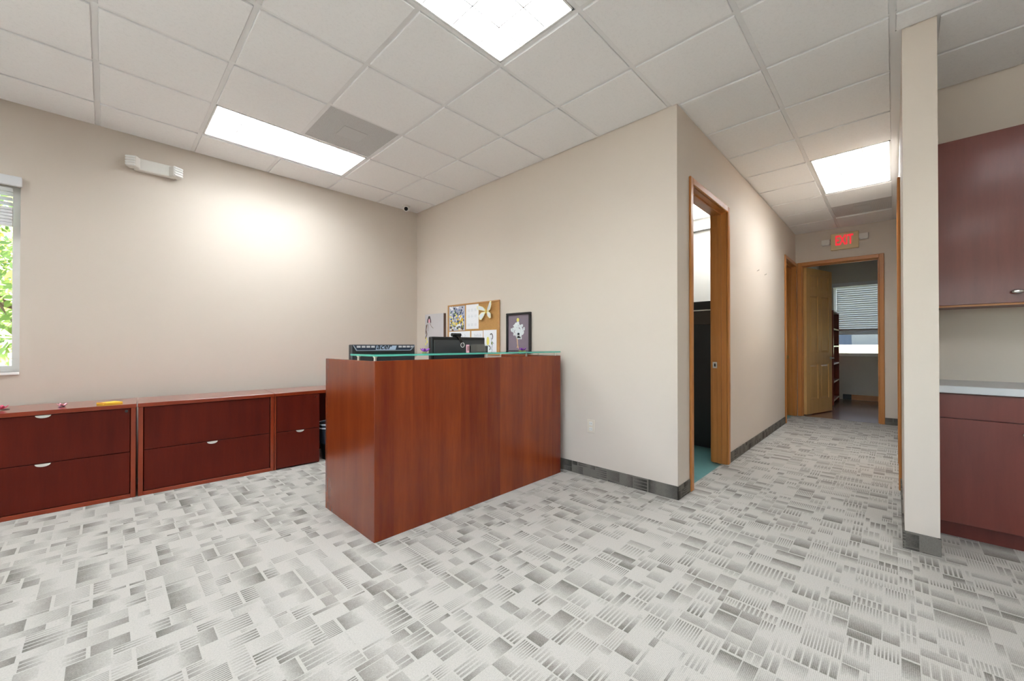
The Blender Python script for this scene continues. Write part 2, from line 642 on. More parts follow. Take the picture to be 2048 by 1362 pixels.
# rooms beyond the doors
struct('wall_office_far', box(nb(), 5.95, 6.07, YC + WT, 4.85, 0, H + .2), 'wall_office')
struct('wall_office_side', box(nb(), XB + WT, XD, 4.80, 4.93, 0, H + .2), 'wall_office')
struct('trim_1', box(nb(), 5.90, 5.95, YC + WT, 4.80, 2.80, 2.85), 'window_white', 'pale ledge high on the office wall')
FX = 11.0
W2 = (-.55, .95, .94, 2.42)
b = nb()
box(b, FX, FX + .12, -1.7, W2[0], 0, H + .2)
box(b, FX, FX + .12, W2[1], 1.4, 0, H + .2)
box(b, FX, FX + .12, W2[0], W2[1], 0, W2[2])
box(b, FX, FX + .12, W2[0], W2[1], W2[3], H + .2)
struct('wall_end_room_far', b, 'wall_office')
struct('wall_end_room_left', box(nb(), XD + WT, FX, 1.20, 1.30, 0, H + .2), 'wall_office')
struct('wall_end_room_right', box(nb(), XD + WT, FX, -1.7, -1.6, 0, H + .2), 'wall_office')

# baseboards
BB = .10
b = nb(); box(b, XB - .009, XB, YC - .009, YA, 0, BB, bev=.002)
struct('baseboard_back', b, 'carpet_base_y', 'dark grey carpet base along the back wall')
b = nb(); box(b, XB - .009, D1[0] - .061, YC - .009, YC, 0, BB, bev=.002); box(b, D1[1] + .061, D2[0] - .061, YC - .009, YC, 0, BB, bev=.002)
struct('baseboard_hall_left', b, 'carpet_base_x', 'dark grey carpet base along the hallway')
b = nb(); box(b, XD - .009, XD, YE, DE[0] - .061, 0, BB, bev=.002)
struct('baseboard_hall_end', b, 'carpet_base_y')
b = nb(); box(b, XE - .009, XE, YE2 - .004, YE + .008, 0, BB, bev=.002)
struct('baseboard_column', b, 'carpet_base_y', 'dark grey carpet base on the free wall end')
b = nb(); box(b, XE, D3[0] - .061, YE, YE + .008, 0, BB, bev=.002); box(b, D3[1] + .061, XD, YE, YE + .008, 0, BB, bev=.002)
struct('baseboard_hall_right', b, 'carpet_base_x')
b = nb(); box(b, FX - .015, FX, -1.6, .66, 0, .11, bev=.003)
struct('baseboard_end_room', b, 'oak_flat', 'oak baseboard under the end room window')
b = nb(); box(b, FX - .012, FX, .66, .80, 0, .11, bev=.003)
struct('baseboard_end_room_corner', b, 'black_plastic')

# ------------------------------------------------------------------ ceiling grid with tiles
ceil = struct('ceiling', box(nb(), XL - WT, XD + WT, YR - WT, YA + WT, H + .2, H + .25), 'plenum', 'suspended ceiling of square white tiles')
OL = (4.75, 5.90, 1.55, 2.16)
def holed(x0, x1, y0, y1, holes):
    bm = nb()
    cur = x0
    for (a, c, d, e) in holes:
        box(bm, cur, a, y0, y1, H, H + .02)
        box(bm, a, c, y0, d, H, H + .02)
        box(bm, a, c, e, y1, H, H + .02)
        cur = c
    box(bm, cur, x1, y0, y1, H, H + .02)
    return bm
struct('ceiling_office', holed(XB, XD, YC + WT, 4.85, [OL]), 'tile')
struct('ceiling_end_room', holed(XD + WT, FX + .1, -1.7, 1.3, []), 'tile')
struct('ceiling_end_room_slab', box(nb(), XD + WT, FX + .12, -1.7, 1.4, H + .2, H + .25), 'plenum')

gx = lambda i: GX + i * T
gy = lambda j: GY + j * T
LIGHTS = [(-3, 2), (-3, -2), (4, -4), (-8, 2), (-8, -2), (-3, -6), (-8, -6)]
VENTS = [(-2, 1), (7, -4)]
used = {(i + k, j) for i, j in LIGHTS for k in (0, 1)} | set(VENTS)

def tile_bm(x0, x1, y0, y1):
    bm = nb()
    g, s = .0155, .006
    rings = []
    for d, z in ((s, H + .014), (s, H + .003), (g, H + .003), (g, H - .007), (g + .003, H - .009)):
        rings.append([bm.verts.new(c) for c in ((x0 + d, y0 + d, z), (x1 - d, y0 + d, z), (x1 - d, y1 - d, z), (x0 + d, y1 - d, z))])
    bm.faces.new(rings[0][::-1])
    for a, c in zip(rings, rings[1:]):
        for k in range(4):
            bm.faces.new((a[k], a[(k + 1) % 4], c[(k + 1) % 4], c[k]))
    bm.faces.new(rings[-1])
    return bm

full = None
def add_tile(x0, x1, y0, y1):
    global full
    if x1 - x0 < .045 or y1 - y0 < .045:
        return
    if abs(x1 - x0 - T) < 1e-4 and abs(y1 - y0 - T) < 1e-4:
        if full is None:
            bm = tile_bm(-T / 2, T / 2, -T / 2, T / 2)
            full = bpy.data.meshes.new('ceiling_tile')
            bmesh.ops.recalc_face_normals(bm, faces=bm.faces)
            bm.to_mesh(full)
            bm.free()
            full.materials.append(M['tile'])
            full.materials.append(M['tile_edge'])
            for p_ in full.polygons:
                p_.material_index = 0 if (p_.normal.z < -.9 and p_.center.z < H - .008) else 1
        o = bpy.data.objects.new('ceiling_tile', full)
        COL.objects.link(o)
        o.location = ((x0 + x1) / 2, (y0 + y1) / 2, 0)
        o.parent = ceil
    else:
        o = obj('ceiling_tile', tile_bm(x0, x1, y0, y1), ['tile', 'tile_edge'], ceil)
        for p_ in o.data.polygons:
            p_.material_index = 0 if (p_.normal.z < -.9 and p_.center.z < H - .008) else 1

for i in range(-9, 9):
    for j in range(-9, 4):
        if (i, j) in used:
            continue
        x0, x1, y0, y1 = gx(i), gx(i + 1), gy(j), gy(j + 1)
        xc, yc = (x0 + x1) / 2, (y0 + y1) / 2
        if xc < 2.99:
            x0 = max(x0, XL); y0 = max(y0, YR); y1 = min(y1, YA)
            if yc > YC:
                x1 = min(x1, XB)
            add_tile(x0, x1, y0, y1)
        elif 0 < yc < 1.22:
            add_tile(x0, min(x1, XD), y0, min(y1, YC))
        elif yc < 0:
            x1 = min(x1, XK); y0 = max(y0, YR)
            if x1 <= x0:
                continue
            if j == -5:
                if i == 1:
                    add_tile(x0, XE, y0, y1)
                    add_tile(XE, x1, y0, YE2)
                else:
                    add_tile(x0, x1, y0, YE2)
            else:
                add_tile(x0, x1, y0, y1)

FW = .0125   # half width of a tee flange
def tee_along_y(i, segs):
    bm = nb()
    for y0, y1 in segs:
        cuts = sorted((max(y0, gy(j)), min(y1, gy(j + 1))) for (k, j) in LIGHTS if k + 1 == i and gy(j) < y1 and gy(j + 1) > y0)
        cur = y0
        for c0, c1 in cuts:
            if c0 > cur:
                box(bm, gx(i) - FW, gx(i) + FW, cur, c0, H, H + .0025)
            cur = c1
        if y1 > cur:
            box(bm, gx(i) - FW, gx(i) + FW, cur, y1, H, H + .0025)
    obj('ceiling_tee', bm, 'tee', ceil)

def tee_along_x(j, segs):
    bm = nb()
    lo_ = FW if j != -4 else FW
    for x0, x1 in segs:
        box(bm, x0, x1, gy(j) - lo_, gy(j) + FW, H - .0004, H + .002)
    obj('ceiling_tee', bm, 'tee', ceil)

for i in range(-9, 10):
    if i <= 0:
        tee_along_y(i, [(YR, YA)])
    elif i == 1:
        tee_along_y(i, [(YR, YC)])
    elif i == 2:
        tee_along_y(i, [(YR, YE2), (YE, YC)])
    else:
        tee_along_y(i, [(YE, YC)])
for j in range(-9, 4):
    tee_along_x(j, [(XL, XB if j >= -2 else (XD if j >= -4 else XK))])
# wall angles
b = nb()
A_ = .02
box(b, XL, XB, YA - A_, YA, H - .001, H + .003)
box(b, XB - A_, XB, YC, YA, H - .001, H + .003)
box(b, XB - A_, XD, YC - A_, YC, H - .001, H + .003)
box(b, XD - A_, XD, YE, YC, H - .001, H + .003)
box(b, XE, XD, YE, YE + A_ + .008, H - .001, H + .003)
box(b, XE - A_, XE, YE2 - A_, YE + A_, H - .001, H + .003)
box(b, XE - A_, XK, YE2 - A_, YE2, H - .001, H + .003)
box(b, XK - A_, XK, YR, YE2, H - .001, H + .003)
obj('wall_angle', b, 'tee', ceil)

# ------------------------------------------------------------------ ceiling lights (recessed, egg-crate louvers)
def ceiling_light(x0, x1, y0, y1, label, group=None, name='ceiling_light'):
    t = thing(name, label, 'ceiling light', ((x0 + x1) / 2, (y0 + y1) / 2, H), group)
    g = .006
    a0, a1, c0, c1 = x0 + g, x1 - g, y0 + g, y1 - g
    bm = nb()                                   # housing: side walls and back
    ZT = H + .15
    for q in ((a0, a1, c0, c0 + .003), (a0, a1, c1 - .003, c1), (a0, a0 + .003, c0, c1), (a1 - .003, a1, c0, c1)):
        box(bm, *q, H + .001, ZT)
    box(bm, a0, a1, c0, c1, ZT, ZT + .003)
    obj('housing', bm, 'white_metal', t)
    bm = nb()                                   # dark reveal round the door frame
    for q in ((a0, a1, c0, c0 + .012), (a0, a1, c1 - .012, c1), (a0, a0 + .012, c0, c1), (a1 - .012, a1, c0, c1)):
        box(bm, *q, H + .004, H + .008)
    obj('reveal', bm, 'reveal', t)
    d = .018
    e0, e1, f0, f1 = x0 + d, x1 - d, y0 + d, y1 - d
    bm = nb()
    w_ = .010
    for q in ((e0, e1, f0, f0 + w_), (e0, e1, f1 - w_, f1), (e0, e0 + w_, f0, f1), (e1 - w_, e1, f0, f1)):
        box(bm, *q, H - .003, H + .085)
    obj('frame', bm, 'white_metal', t)
    obj('lamp_panel', box(nb(), e0 + w_, e1 - w_, f0 + w_, f1 - w_, H + .095, H + .10), 'lamp', t)
    nx, ny = (6, 3) if x1 - x0 > y1 - y0 else (3, 6)
    for k in range(1, ny):
        y = f0 + (f1 - f0) * k / ny
        bm = nb()
        prism(bm, [(e0 + w_, y - .003, H + .002), (e0 + w_, y + .003, H + .002), (e0 + w_, y + .006, H + .075), (e0 + w_, y - .006, H + .075)], (e1 - e0 - 2 * w_, 0, 0))
        obj('louver_blade', bm, 'louver', t)
    for k in range(1, nx):
        x = e0 + (e1 - e0) * k / nx
        bm = nb()
        prism(bm, [(x - .003, f0 + w_, H + .002), (x + .003, f0 + w_, H + .002), (x + .006, f0 + w_, H + .0745), (x - .006, f0 + w_, H + .0745)], (0, f1 - f0 - 2 * w_, 0))
        obj('louver_blade', bm, 'louver', t)
    return t

LL = {(-3, 2): 'recessed ceiling light with white louver touching the grey ceiling vent',
      (-3, -2): 'recessed ceiling light with louver in the open ceiling before the reception desk',
      (4, -4): 'recessed ceiling light with louver in the hallway ceiling',
      (-8, 2): 'recessed ceiling light with louver over the left window end of the room',
      (-8, -2): 'recessed ceiling light with louver before the two added daylight windows',
      (-3, -6): 'recessed ceiling light with louver in the ceiling near the kitchenette',
      (-8, -6): 'recessed ceiling light with louver in the corner past the added daylight windows'}
for (i, j) in LIGHTS:
    ceiling_light(gx(i), gx(i + 2), gy(j), gy(j + 1),
                  LL[(i, j)],
                  'recessed ceiling lights', 'ceiling_light' if (i, j) in LIGHTS[:3] else 'ceiling_light_offscreen')
ceiling_light(*OL, 'recessed ceiling light seen through the first hallway door', 'recessed ceiling lights')

# ceiling vents
for (i, j), lab in zip(VENTS, ('grey perforated square ceiling vent beside the long ceiling light', 'grey perforated ceiling vent in the hallway beyond the light')):
    x0, x1, y0, y1 = gx(i), gx(i + 1), gy(j), gy(j + 1)
    t = thing('ceiling_vent', lab, 'vent', ((x0 + x1) / 2, (y0 + y1) / 2, H), 'ceiling vents')
    b = nb()
    e = .012
    for q in ((x0 + e, x1 - e, y0 + e, y0 + e + .006), (x0 + e, x1 - e, y1 - e - .006, y1 - e), (x0 + e, x0 + e + .006, y0 + e, y1 - e), (x1 - e - .006, x1 - e, y0 + e, y1 - e)):
        box(b, *q, H - .002, H + .02)
    obj('frame', b, 'tee', t)
    obj('perforated_face', box(nb(), x0 + .018, x1 - .018, y0 + .018, y1 - .018, H + .002, H + .004), 'perforated', t)
    xc, yc = (x0 + x1) / 2, (y0 + y1) / 2
    obj('centre_plate', box(nb(), xc - .10, xc + .10, yc - .09, yc + .09, H - .001, H + .002, bev=.0008), 'vent_plate', t)

# ------------------------------------------------------------------ doors and casings
def door_frame(name, label, P, s0, s1, t=WT, back=True):
    """P(s, d, z): s along the wall, d into the wall from the hall face"""
    r = struct_empty(name, label, P((s0 + s1) / 2, 0, 0))
    def pb(nm, sa, sb, da, db, za, zb, mat='oak', bev=.0, par=None):
        p0, p1 = Vector(P(sa, da, za)), Vector(P(sb, db, zb))
        return obj(nm, box(nb(), p0.x, p1.x, p0.y, p1.y, p0.z, p1.z, bev=bev), mat, par or r)
    cw, ct = .06, .018
    for side in ((-ct, 0),) + (((t, t + ct),) if back else ()):
        pb('casing', s0 - cw, s0 - .004, *side, 0, DT + cw, bev=.005)
        pb('casing', s1 + .004, s1 + cw, *side, 0, DT + cw, bev=.005)
        pb('head_casing', s0 - .004, s1 + .004, *side, DT + .004, DT + cw, 'oak_flat', bev=.005)
    pb('jamb', s0 - JT, s0, 0, t, 0, DT)
    pb('jamb', s1, s1 + JT, 0, t, 0, DT)
    pb('head_jamb', s0 - JT, s1 + JT, 0, t, DT, DT + JT, 'oak_flat')
    a, c = t * .35, t * .35 + .035
    pb('stop', s0, s0 + .012, a, c, 0, DT, bev=.002)
    pb('stop', s1 - .012, s1, a, c, 0, DT, bev=.002)
    pb('head_stop', s0 + .012, s1 - .012, a, c, DT - .012, DT, 'oak_flat', bev=.002)
    return r, pb

PC = lambda s, d, z: (s, YC + d, z)
PD = lambda s, d, z: (XD + d, s, z)
PE = lambda s, d, z: (s, YE - d, z)
r1, pb1 = door_frame('door_1', 'oak framed doorway into the teal floored office', PC, *D1)
pb1('strike_plate', D1[1] - .002, D1[1], .085, .125, .93, .99, 'chrome')
pb1('strike_hole', D1[1] - .003, D1[1] - .001, .097, .113, .945, .975, 'black_plastic')
r2, pb2 = door_frame('door_2', 'oak framed doorway next to the hallway end', PC, *D2)
pb2('strike_plate', D2[1] - .002, D2[1], .085, .12, .93, .99, 'brass')
r3, pb3 = door_frame('door_3', 'oak framed door in the hallway right wall', PE, *D3, t=YE - YE2, back=False)
pb3('leaf', D3[0] + .003, D3[1] - .003, .05, .09, .008, DT - .003, 'oak_door', bev=.002)
r4, pb4 = door_frame('door_4', 'oak framed doorway with an open six-panel door at the hallway end', PD, *DE)
# open six-panel leaf
ang = R(-16.8)
hx, hy = XD + WT + .004, DE[1] - .004
ex_, ey_ = Vector((math.cos(ang), math.sin(ang), 0)), Vector((-math.sin(ang), math.cos(ang), 0))
def leaf_place(bm):
    for v in bm.verts:
        v.co = Vector((hx, hy, 0)) + ex_ * v.co.x + ey_ * v.co.y + Vector((0, 0, v.co.z))
    return bm
LWD = .87
cols = [(.115, .385), (.485, .755)]
rows_ = [(.25, .83), (1.03, 1.98), (2.10, 2.32)]
b = nb()
TH = .042
xs = [0, cols[0][0], cols[0][1], cols[1][0], cols[1][1], LWD]
zs = [.012, rows_[0][0], rows_[0][1], rows_[1][0], rows_[1][1], rows_[2][0], rows_[2][1], DT - .004]
for a, c in ((0, 1), (2, 3), (4, 5)):
    box(b, xs[a], xs[c], -TH, 0, zs[0], zs[-1])
for a, c in ((0, 1), (2, 3), (4, 5), (6, 7)):
    for q, s_ in ((1, 2), (3, 4)):
        box(b, xs[q], xs[s_], -TH, 0, zs[a], zs[c])
leaf = obj('leaf', leaf_place(b), 'oak_door', r4)
for (c0, c1) in cols:
    for (z0, z1) in rows_:
        b = nb()
        for y_in, y_out in ((-TH + .014, -TH + .004), (-.014, -.004)):
            A0 = [(c0, y_in, z0), (c1, y_in, z0), (c1, y_in, z1), (c0, y_in, z1)]
            k = .035
            A1 = [(c0 + k, y_out, z0 + k), (c1 - k, y_out, z0 + k), (c1 - k, y_out, z1 - k), (c0 + k, y_out, z1 - k)]
            va = [b.verts.new(q) for q in A0]
            vb = [b.verts.new(q) for q in A1]
            b.faces.new(vb)
            for q in range(4):
                b.faces.new((va[q], va[(q + 1) % 4], vb[(q + 1) % 4], vb[q]))
        obj('panel', leaf_place(b), 'oak_door', leaf)
for z in (.25, 1.2, 2.15):
    b = tube(nb(), (-.006, .004, z - .05), (-.006, .004, z + .05), .007, n=10)
    obj('hinge', leaf_place(b), 'nickel', leaf)
b = nb()
tube(b, (LWD - .065, -TH, .93), (LWD - .065, -TH - .012, .93), .028, n=18)
tube(b, (LWD - .065, -TH - .012, .93), (LWD - .065, -TH - .05, .93), .010, n=12)
tube(b, (LWD - .060, -TH - .05, .93), (LWD - .17, -TH - .05, .93), .009, n=12)
obj('lever_handle', leaf_place(b), 'nickel', leaf)

# ------------------------------------------------------------------ windows
def window(name, label, P, s0, s1, z0, z1, slats_to, n_slats, depth):
    """P(s, d, z): d from the room face outwards"""
    r = struct_empty(name, label, P((s0 + s1) / 2, 0, z0))
    def pb(nm, sa, sb, da, db, za, zb, mat, bev=0., par=None):
        p0, p1 = Vector(P(sa, da, za)), Vector(P(sb, db, zb))
        return obj(nm, box(nb(), p0.x, p1.x, p0.y, p1.y, p0.z, p1.z, bev=bev), mat, par or r)
    fw = .045
    pb('frame', s0, s0 + fw, depth - .05, depth, z0, z1, 'window_white')
    pb('frame', s1 - fw, s1, depth - .05, depth, z0, z1, 'window_white')
    pb('frame', s0 + fw, s1 - fw, depth - .05, depth, z1 - fw, z1, 'window_white')
    pb('frame', s0 + fw, s1 - fw, depth - .05, depth, z0, z0 + fw, 'window_white')
    pb('pane', s0 + fw, s1 - fw, depth - .03, depth - .025, z0 + fw, z1 - fw, 'window_glass')
    pb('window_sill', s0, s1, -.012, depth - .05, z0 - .02, z0, 'window_white', .003)
    return r, pb

PA = lambda s, d, z: (s, YA + d, z)
w1, pw1 = window('window_1', 'window with a half raised white blind beside the filing cabinets', PA, WX0, WX1, WZ0, WZ1, 0, 0, WT)
pw1('blind_valance', WX0 - .005, WX1 + .008, -.030, .0, WZ1 - .015, WZ1 + .055, 'blind', .003)
for k in range(4):
    z = 2.322 - k * .036
    b = nb()
    box(b, WX0 + .01, WX1 - .040, YA + .01, YA + .058, z, z + .003)
    for v in b.verts:
        v.co.z -= (v.co.y - YA - .034) * .30
    obj('blind_slat', b, 'blind', w1)
for k in range(6):
    z = 2.188 - k * .0235
    pw1('blind_slat', WX0 + .01, WX1 - .040, .010, .058, z - .0215, z, 'blind', .003)
PF = lambda s, d, z: (FX + d, s, z)
w2, pw2 = window('window_2', 'end room window with a white blind lowered most of the way', PF, *W2, 0, 0, .12)
pw2('blind_valance', W2[0] - .02, W2[1] + .02, -.05, 0, W2[3] - .02, W2[3] + .06, 'blind', .003)
z = W2[3] - .05
while z > 1.46:
    b = nb()
    prism(b, [(FX + .020, W2[0] + .01, z + .022), (FX + .048, W2[0] + .01, z - .022), (FX + .050, W2[0] + .01, z - .020), (FX + .022, W2[0] + .01, z + .024)], (0, W2[1] - W2[0] - .06, 0))
    obj('blind_slat', b, 'blind', w2)
    z -= .0445
for k in range(4):
    pw2('blind_slat', W2[0] + .01, W2[1] - .05, .012, .058, 1.445 - k * .022, 1.463 - k * .022, 'blind')

PS = lambda s, d, z: (XL - d, s, z)
for k, (y0, y1) in enumerate(SW):
    window('window_%d_offscreen' % (3 + k), 'unseen window added for daylight in the wall behind the view', PS, y0, y1, *SZ, 0, 0, WT)

# ------------------------------------------------------------------ reception desk
DX0, DX1, DY0, DY1, DZ = 1.097, 2.887, 2.185, 2.918, 1.063
desk = thing('reception_desk', 'cherry veneer reception desk with a raised glass counter', 'desk', (DX0, DY0, 0))
b1('front_panel', 'cherry', desk, DX0 + .002, DX1, DY0, DY0 + .04, 0, DZ, bev=.0015)
b1('end_panel', 'cherry_side', desk, DX0, DX0 + .04, DY0 + .0006, DY1, 0, DZ - .001, bev=.0015)
b1('end_panel', 'cherry_side', desk, DX1 - .04, DX1, DY0 + .04, DY1, 0, DZ, bev=.0015)
b1('worktop', 'cherry', desk, DX0 + .04, DX1 - .04, DY0 + .04, DY1 + .06, .71, .74, bev=.002)
bm = nb()
GZ0, GZ1 = 1.090, 1.1015
box(bm, DX0 - .001, DX1 + .003, DY0 + .002, DY0 + .324, GZ0, GZ1)
bm.faces.ensure_lookup_table()
for f in bm.faces:
    f.normal_update()
    f.material_index = 0 if abs(f.normal.z) > .9 else 1
obj('glass_counter', bm, ['counter_glass', 'glass_edge'], desk)
for (x, y) in ((DX0 + .018, DY0 + .028), (DX0 + .018, DY0 + .245), (2.0, DY0 + .02), (2.60, DY0 + .16), (2.835, DY0 + .022), (DX1 - .02, DY0 + .245)):
    bm = tube(nb(), (x, y, DZ - .003), (x, y, GZ0), .008, n=14)
    tube(bm, (x, y, GZ0 - .005), (x, y, GZ0), .013, n=14)
    if DY0 + .05 < y and x not in (DX0 + .018, DX1 - .02):
        tube(bm, (x, y, .74), (x, y, DZ), .008, n=14)
    obj('glass_support', bm, 'nickel', desk, smooth=False)

# ------------------------------------------------------------------ monitors
MY = 2.60
mon = thing('monitor', 'black monitor back with silver trapezoid trim and acer lettering', 'monitor', (1.386, MY + .06, .74))
mx0, mx1, mzt, mzb = 1.145, 1.628, 1.1605, .865
bm = box(nb(), mx0, mx1, MY, MY + .05, mzb, mzt, bev=.004)
obj('case', bm, 'dark_plastic', mon)
tz0, tz1 = mzt - .040, mzt - .005
sh = .026
bm = nb()
prism(bm, [(mx0 + .006, MY, tz1), (mx1 - .006, MY, tz1), (mx1 - .044, MY, tz0), (mx0 + .030, MY, tz0)], (0, -.008, 0))
obj('rear_hood', bm, 'navy_plastic', mon)
bm = nb()
prism(bm, [(mx0 + .004, MY - .008, tz1), (mx0 + .010, MY - .008, tz1), (mx0 + .034, MY - .008, tz0), (mx0 + .026, MY - .008, tz0 - .003)], (0, -.003, 0))
prism(bm, [(mx1 - .012, MY - .008, tz1), (mx1 - .004, MY - .008, tz1), (mx1 - .042, MY - .008, tz0 - .003), (mx1 - .049, MY - .008, tz0)], (0, -.003, 0))
prism(bm, [(mx0 + .027, MY - .008, tz0 + .002), (mx1 - .045, MY - .008, tz0 + .002), (mx1 - .043, MY - .008, tz0 - .003), (mx0 + .027, MY - .008, tz0 - .003)], (0, -.003, 0))
obj('silver_trim', bm, 'silver_plastic', mon)
for k in range(4):
    for xb in (mx0 + .030 + k * .034, mx1 - .142 + k * .033):
        bm = box(nb(), xb, xb + .026, MY - .0095, MY - .007, tz1 - .016, tz1 - .003)
        obj('vent', bm, 'paper_grey', mon)
bm = nb()
prism(bm, [(mx0 + .172, MY - .007, tz1 - .002), (mx1 - .158, MY - .007, tz1 - .002), (mx1 - .168, MY - .007, tz0 + .003), (mx0 + .165, MY - .007, tz0 + .003)], (0, -.004, 0))
obj('badge', bm, 'badge', mon)
bm = place(fit(text_mesh('acer', .036, .0006, .35, bold=.0006), .118, .026), (1.374, MY - .0118, (tz0 + tz1) / 2 + .003), (1, 0, 0), (0, 0, 1), (0, -1, 0))
obj('lettering', bm, 'badge_ink', mon)
b1('stand_neck', 'black_plastic', mon, 1.356, 1.416, MY + .052, MY + .082, .75, 1.0)
b1('stand_base', 'black_plastic', mon, 1.27, 1.50, MY - .03, MY + .16, .74, .756, bev=.006)
b1('screen', 'black_gloss', mon, mx0 + .015, mx1 - .015, MY + .05, MY + .0515, mzb + .02, mzt - .015)
b1('screw', 'chrome', mon, 1.432, 1.437, MY - .003, MY, mzt - .098, mzt - .093)

DYm = 2.565
mon2 = thing('monitor', 'matt black monitor back with a round logo and a webcam on top', 'monitor', (2.03, DYm + .06, .74))
nx0, nx1, nzt, nzb = 1.753, 2.306, 1.223, .90
obj('case', box(nb(), nx0, nx1, DYm, DYm + .045, nzb, nzt, bev=.006), 'black_plastic', mon2)
obj('back_panel', box(nb(), nx0 + .02, nx1 - .012, DYm - .006, DYm, nzb + .02, nzt - .024, bev=.004), 'dark_plastic', mon2)
bm = nb()
lx, lz, lr = 2.052, 1.158, .021
for k in range(28):
    t0, t1 = 2 * math.pi * k / 28, 2 * math.pi * (k + 1) / 28
    prism(bm, [(lx + lr * math.cos(t0), DYm - .006, lz + lr * math.sin(t0)), (lx + lr * math.cos(t1), DYm - .006, lz + lr * math.sin(t1)),
               (lx + (lr - .005) * math.cos(t1), DYm - .006, lz + (lr - .005) * math.sin(t1)), (lx + (lr - .005) * math.cos(t0), DYm - .006, lz + (lr - .005) * math.sin(t0))], (0, -.0012, 0))
obj('logo_ring', bm, 'pull', mon2)
bm = place(text_mesh('DELL', .0115, .0004, 0, 1.0), (lx, DYm - .0068, lz), (1, 0, 0), (0, 0, 1), (0, -1, 0))
obj('lettering', bm, 'chrome', mon2)
b1('stand_neck', 'black_plastic', mon2, 1.99, 2.07, DYm + .046, DYm + .076, .75, 1.05)
b1('stand_base', 'black_plastic', mon2, 1.90, 2.16, DYm - .03, DYm + .17, .74, .758, bev=.006)
b1('screen', 'black_gloss', mon2, nx0 + .015, nx1 - .015, DYm + .045, DYm + .0465, nzb + .02, nzt - .015)

wc = thing('webcam', 'small black webcam clipped over the top of the monitor', 'webcam', (2.0, DYm + .02, nzt))
bm = tube(nb(), (1.955, DYm + .012, nzt + .018), (2.045, DYm + .012, nzt + .018), .014, n=16)
obj('body', bm, 'black_plastic', wc, smooth=False)
bm = tube(nb(), (2.0, DYm + .012, nzt + .018), (2.0, DYm + .034, nzt + .018), .012, .010, n=16)
obj('lens', bm, 'black_gloss', wc)
bm = nb()
prism(bm, [(1.995, DYm, nzt + .010), (2.03, DYm, nzt + .008), (2.055, DYm, nzt - .045), (2.03, DYm, nzt - .05)], (0, -.008, 0))
box(bm, 1.99, 2.03, DYm - .006, DYm + .048, nzt, nzt + .007)
obj('clip', bm, 'black_gloss', wc)
obj('rivet', ball(nb(), (1.962, DYm - .003, nzt + .02), .0035, sub=1), 'chrome', wc)
obj('rivet', ball(nb(), (2.035, DYm - .008, nzt - .012), .003, sub=1), 'chrome', wc)

# clear card holder on the glass
ch = thing('card_holder', 'clear acrylic card holder on the glass counter', 'card holder', (2.08, 2.40, GZ1))
bm = nb()
for q in ((1.985, 2.165, 2.378, 2.381, GZ1, 1.157), (1.985, 2.165, 2.409, 2.412, GZ1, 1.165), (1.985, 2.165, 2.378, 2.412, GZ1, GZ1 + .003),
          (1.982, 1.985, 2.378, 2.412, GZ1, 1.150), (2.165, 2.168, 2.378, 2.412, GZ1, 1.150)):
    box(bm, *q)
obj('tray', bm, 'acrylic', ch)
c1_ = thing('greeting_card', 'small pink card standing at one end of the acrylic holder', 'card', (1.968, 2.395, GZ1))
b1('sheet', 'blush', c1_, 1.95, 1.980, 2.385, 2.388, GZ1, 1.160)
b1('print', 'ink_brown', c1_, 1.962, 1.972, 2.384, 2.385, GZ1 + .012, 1.150)
c2_ = thing('greeting_card', 'small cream card with a dark arc standing at the other end of the acrylic holder', 'card', (2.19, 2.395, GZ1))
b1('sheet', 'paper', c2_, 2.171, 2.212, 2.385, 2.388, GZ1, 1.158)
bm = nb()
for k in range(7):
    a0 = R(100 - k * 24)
    a1 = R(100 - (k + 1) * 24)
    cx_, cz_, r_ = 2.185, 1.134, .020
    prism(bm, [(cx_ + r_ * math.cos(a0), 2.385, cz_ + r_ * math.sin(a0)), (cx_ + r_ * math.cos(a1), 2.385, cz_ + r_ * math.sin(a1)),
               (cx_ + (r_ - .006) * math.cos(a1), 2.385, cz_ + (r_ - .006) * math.sin(a1)), (cx_ + (r_ - .006) * math.cos(a0), 2.385, cz_ + (r_ - .006) * math.sin(a0))], (0, -.001, 0))
obj('print', bm, 'ink', c2_)

# artificial flowers
def flower(x, y, z, s, petal, heart, leafm, label, group, rot=0.):
    t = thing('artificial_flower', label, 'artificial flower', (x, y, z), group)
    for k in range(5):
        a = rot + k * 2 * math.pi / 5
        bm = ball(nb(), (0, 0, 0), 1, 1, .55, .16, sub=2)
        for v in bm.verts:
            px, py, pz = v.co
            pz += .17 * (px + 1) ** 2
            px = (px + 1) * .55 * s
            v.co = Vector((x + px * math.cos(a) - py * s * .6 * math.sin(a), y + px * math.sin(a) + py * s * .6 * math.cos(a), z + s * .30 + pz * s))
        obj('petal', bm, petal, t, smooth=True)
    obj('heart', ball(nb(), (x, y, z + s * .5), s * .28, sub=2), heart, t, smooth=True)
    for a in (rot + .5, rot + 3.4):
        bm = ball(nb(), (0, 0, 0), 1, 1, .35, .12, sub=2)
        for v in bm.verts:
            px, py, pz = v.co
            px = (px + 1) * .75 * s
            v.co = Vector((x + px * math.cos(a) - py * s * .6 * math.sin(a), y + px * math.sin(a) + py * s * .6 * math.cos(a), z + s * .1 + pz * s * .7))
        obj('leaf', bm, leafm, t, smooth=True)
    return t

flower(1.622, 2.455, GZ1, .034, 'violet', 'deep_violet', 'leaf_green', 'small purple artificial flower on the glass counter between the two monitors', 'artificial flowers', .3)
flower(2.655, 2.44, GZ1, .034, 'violet', 'deep_violet', 'leaf_green', 'small purple artificial flower on the glass counter before the black framed picture', 'artificial flowers', 1.1)

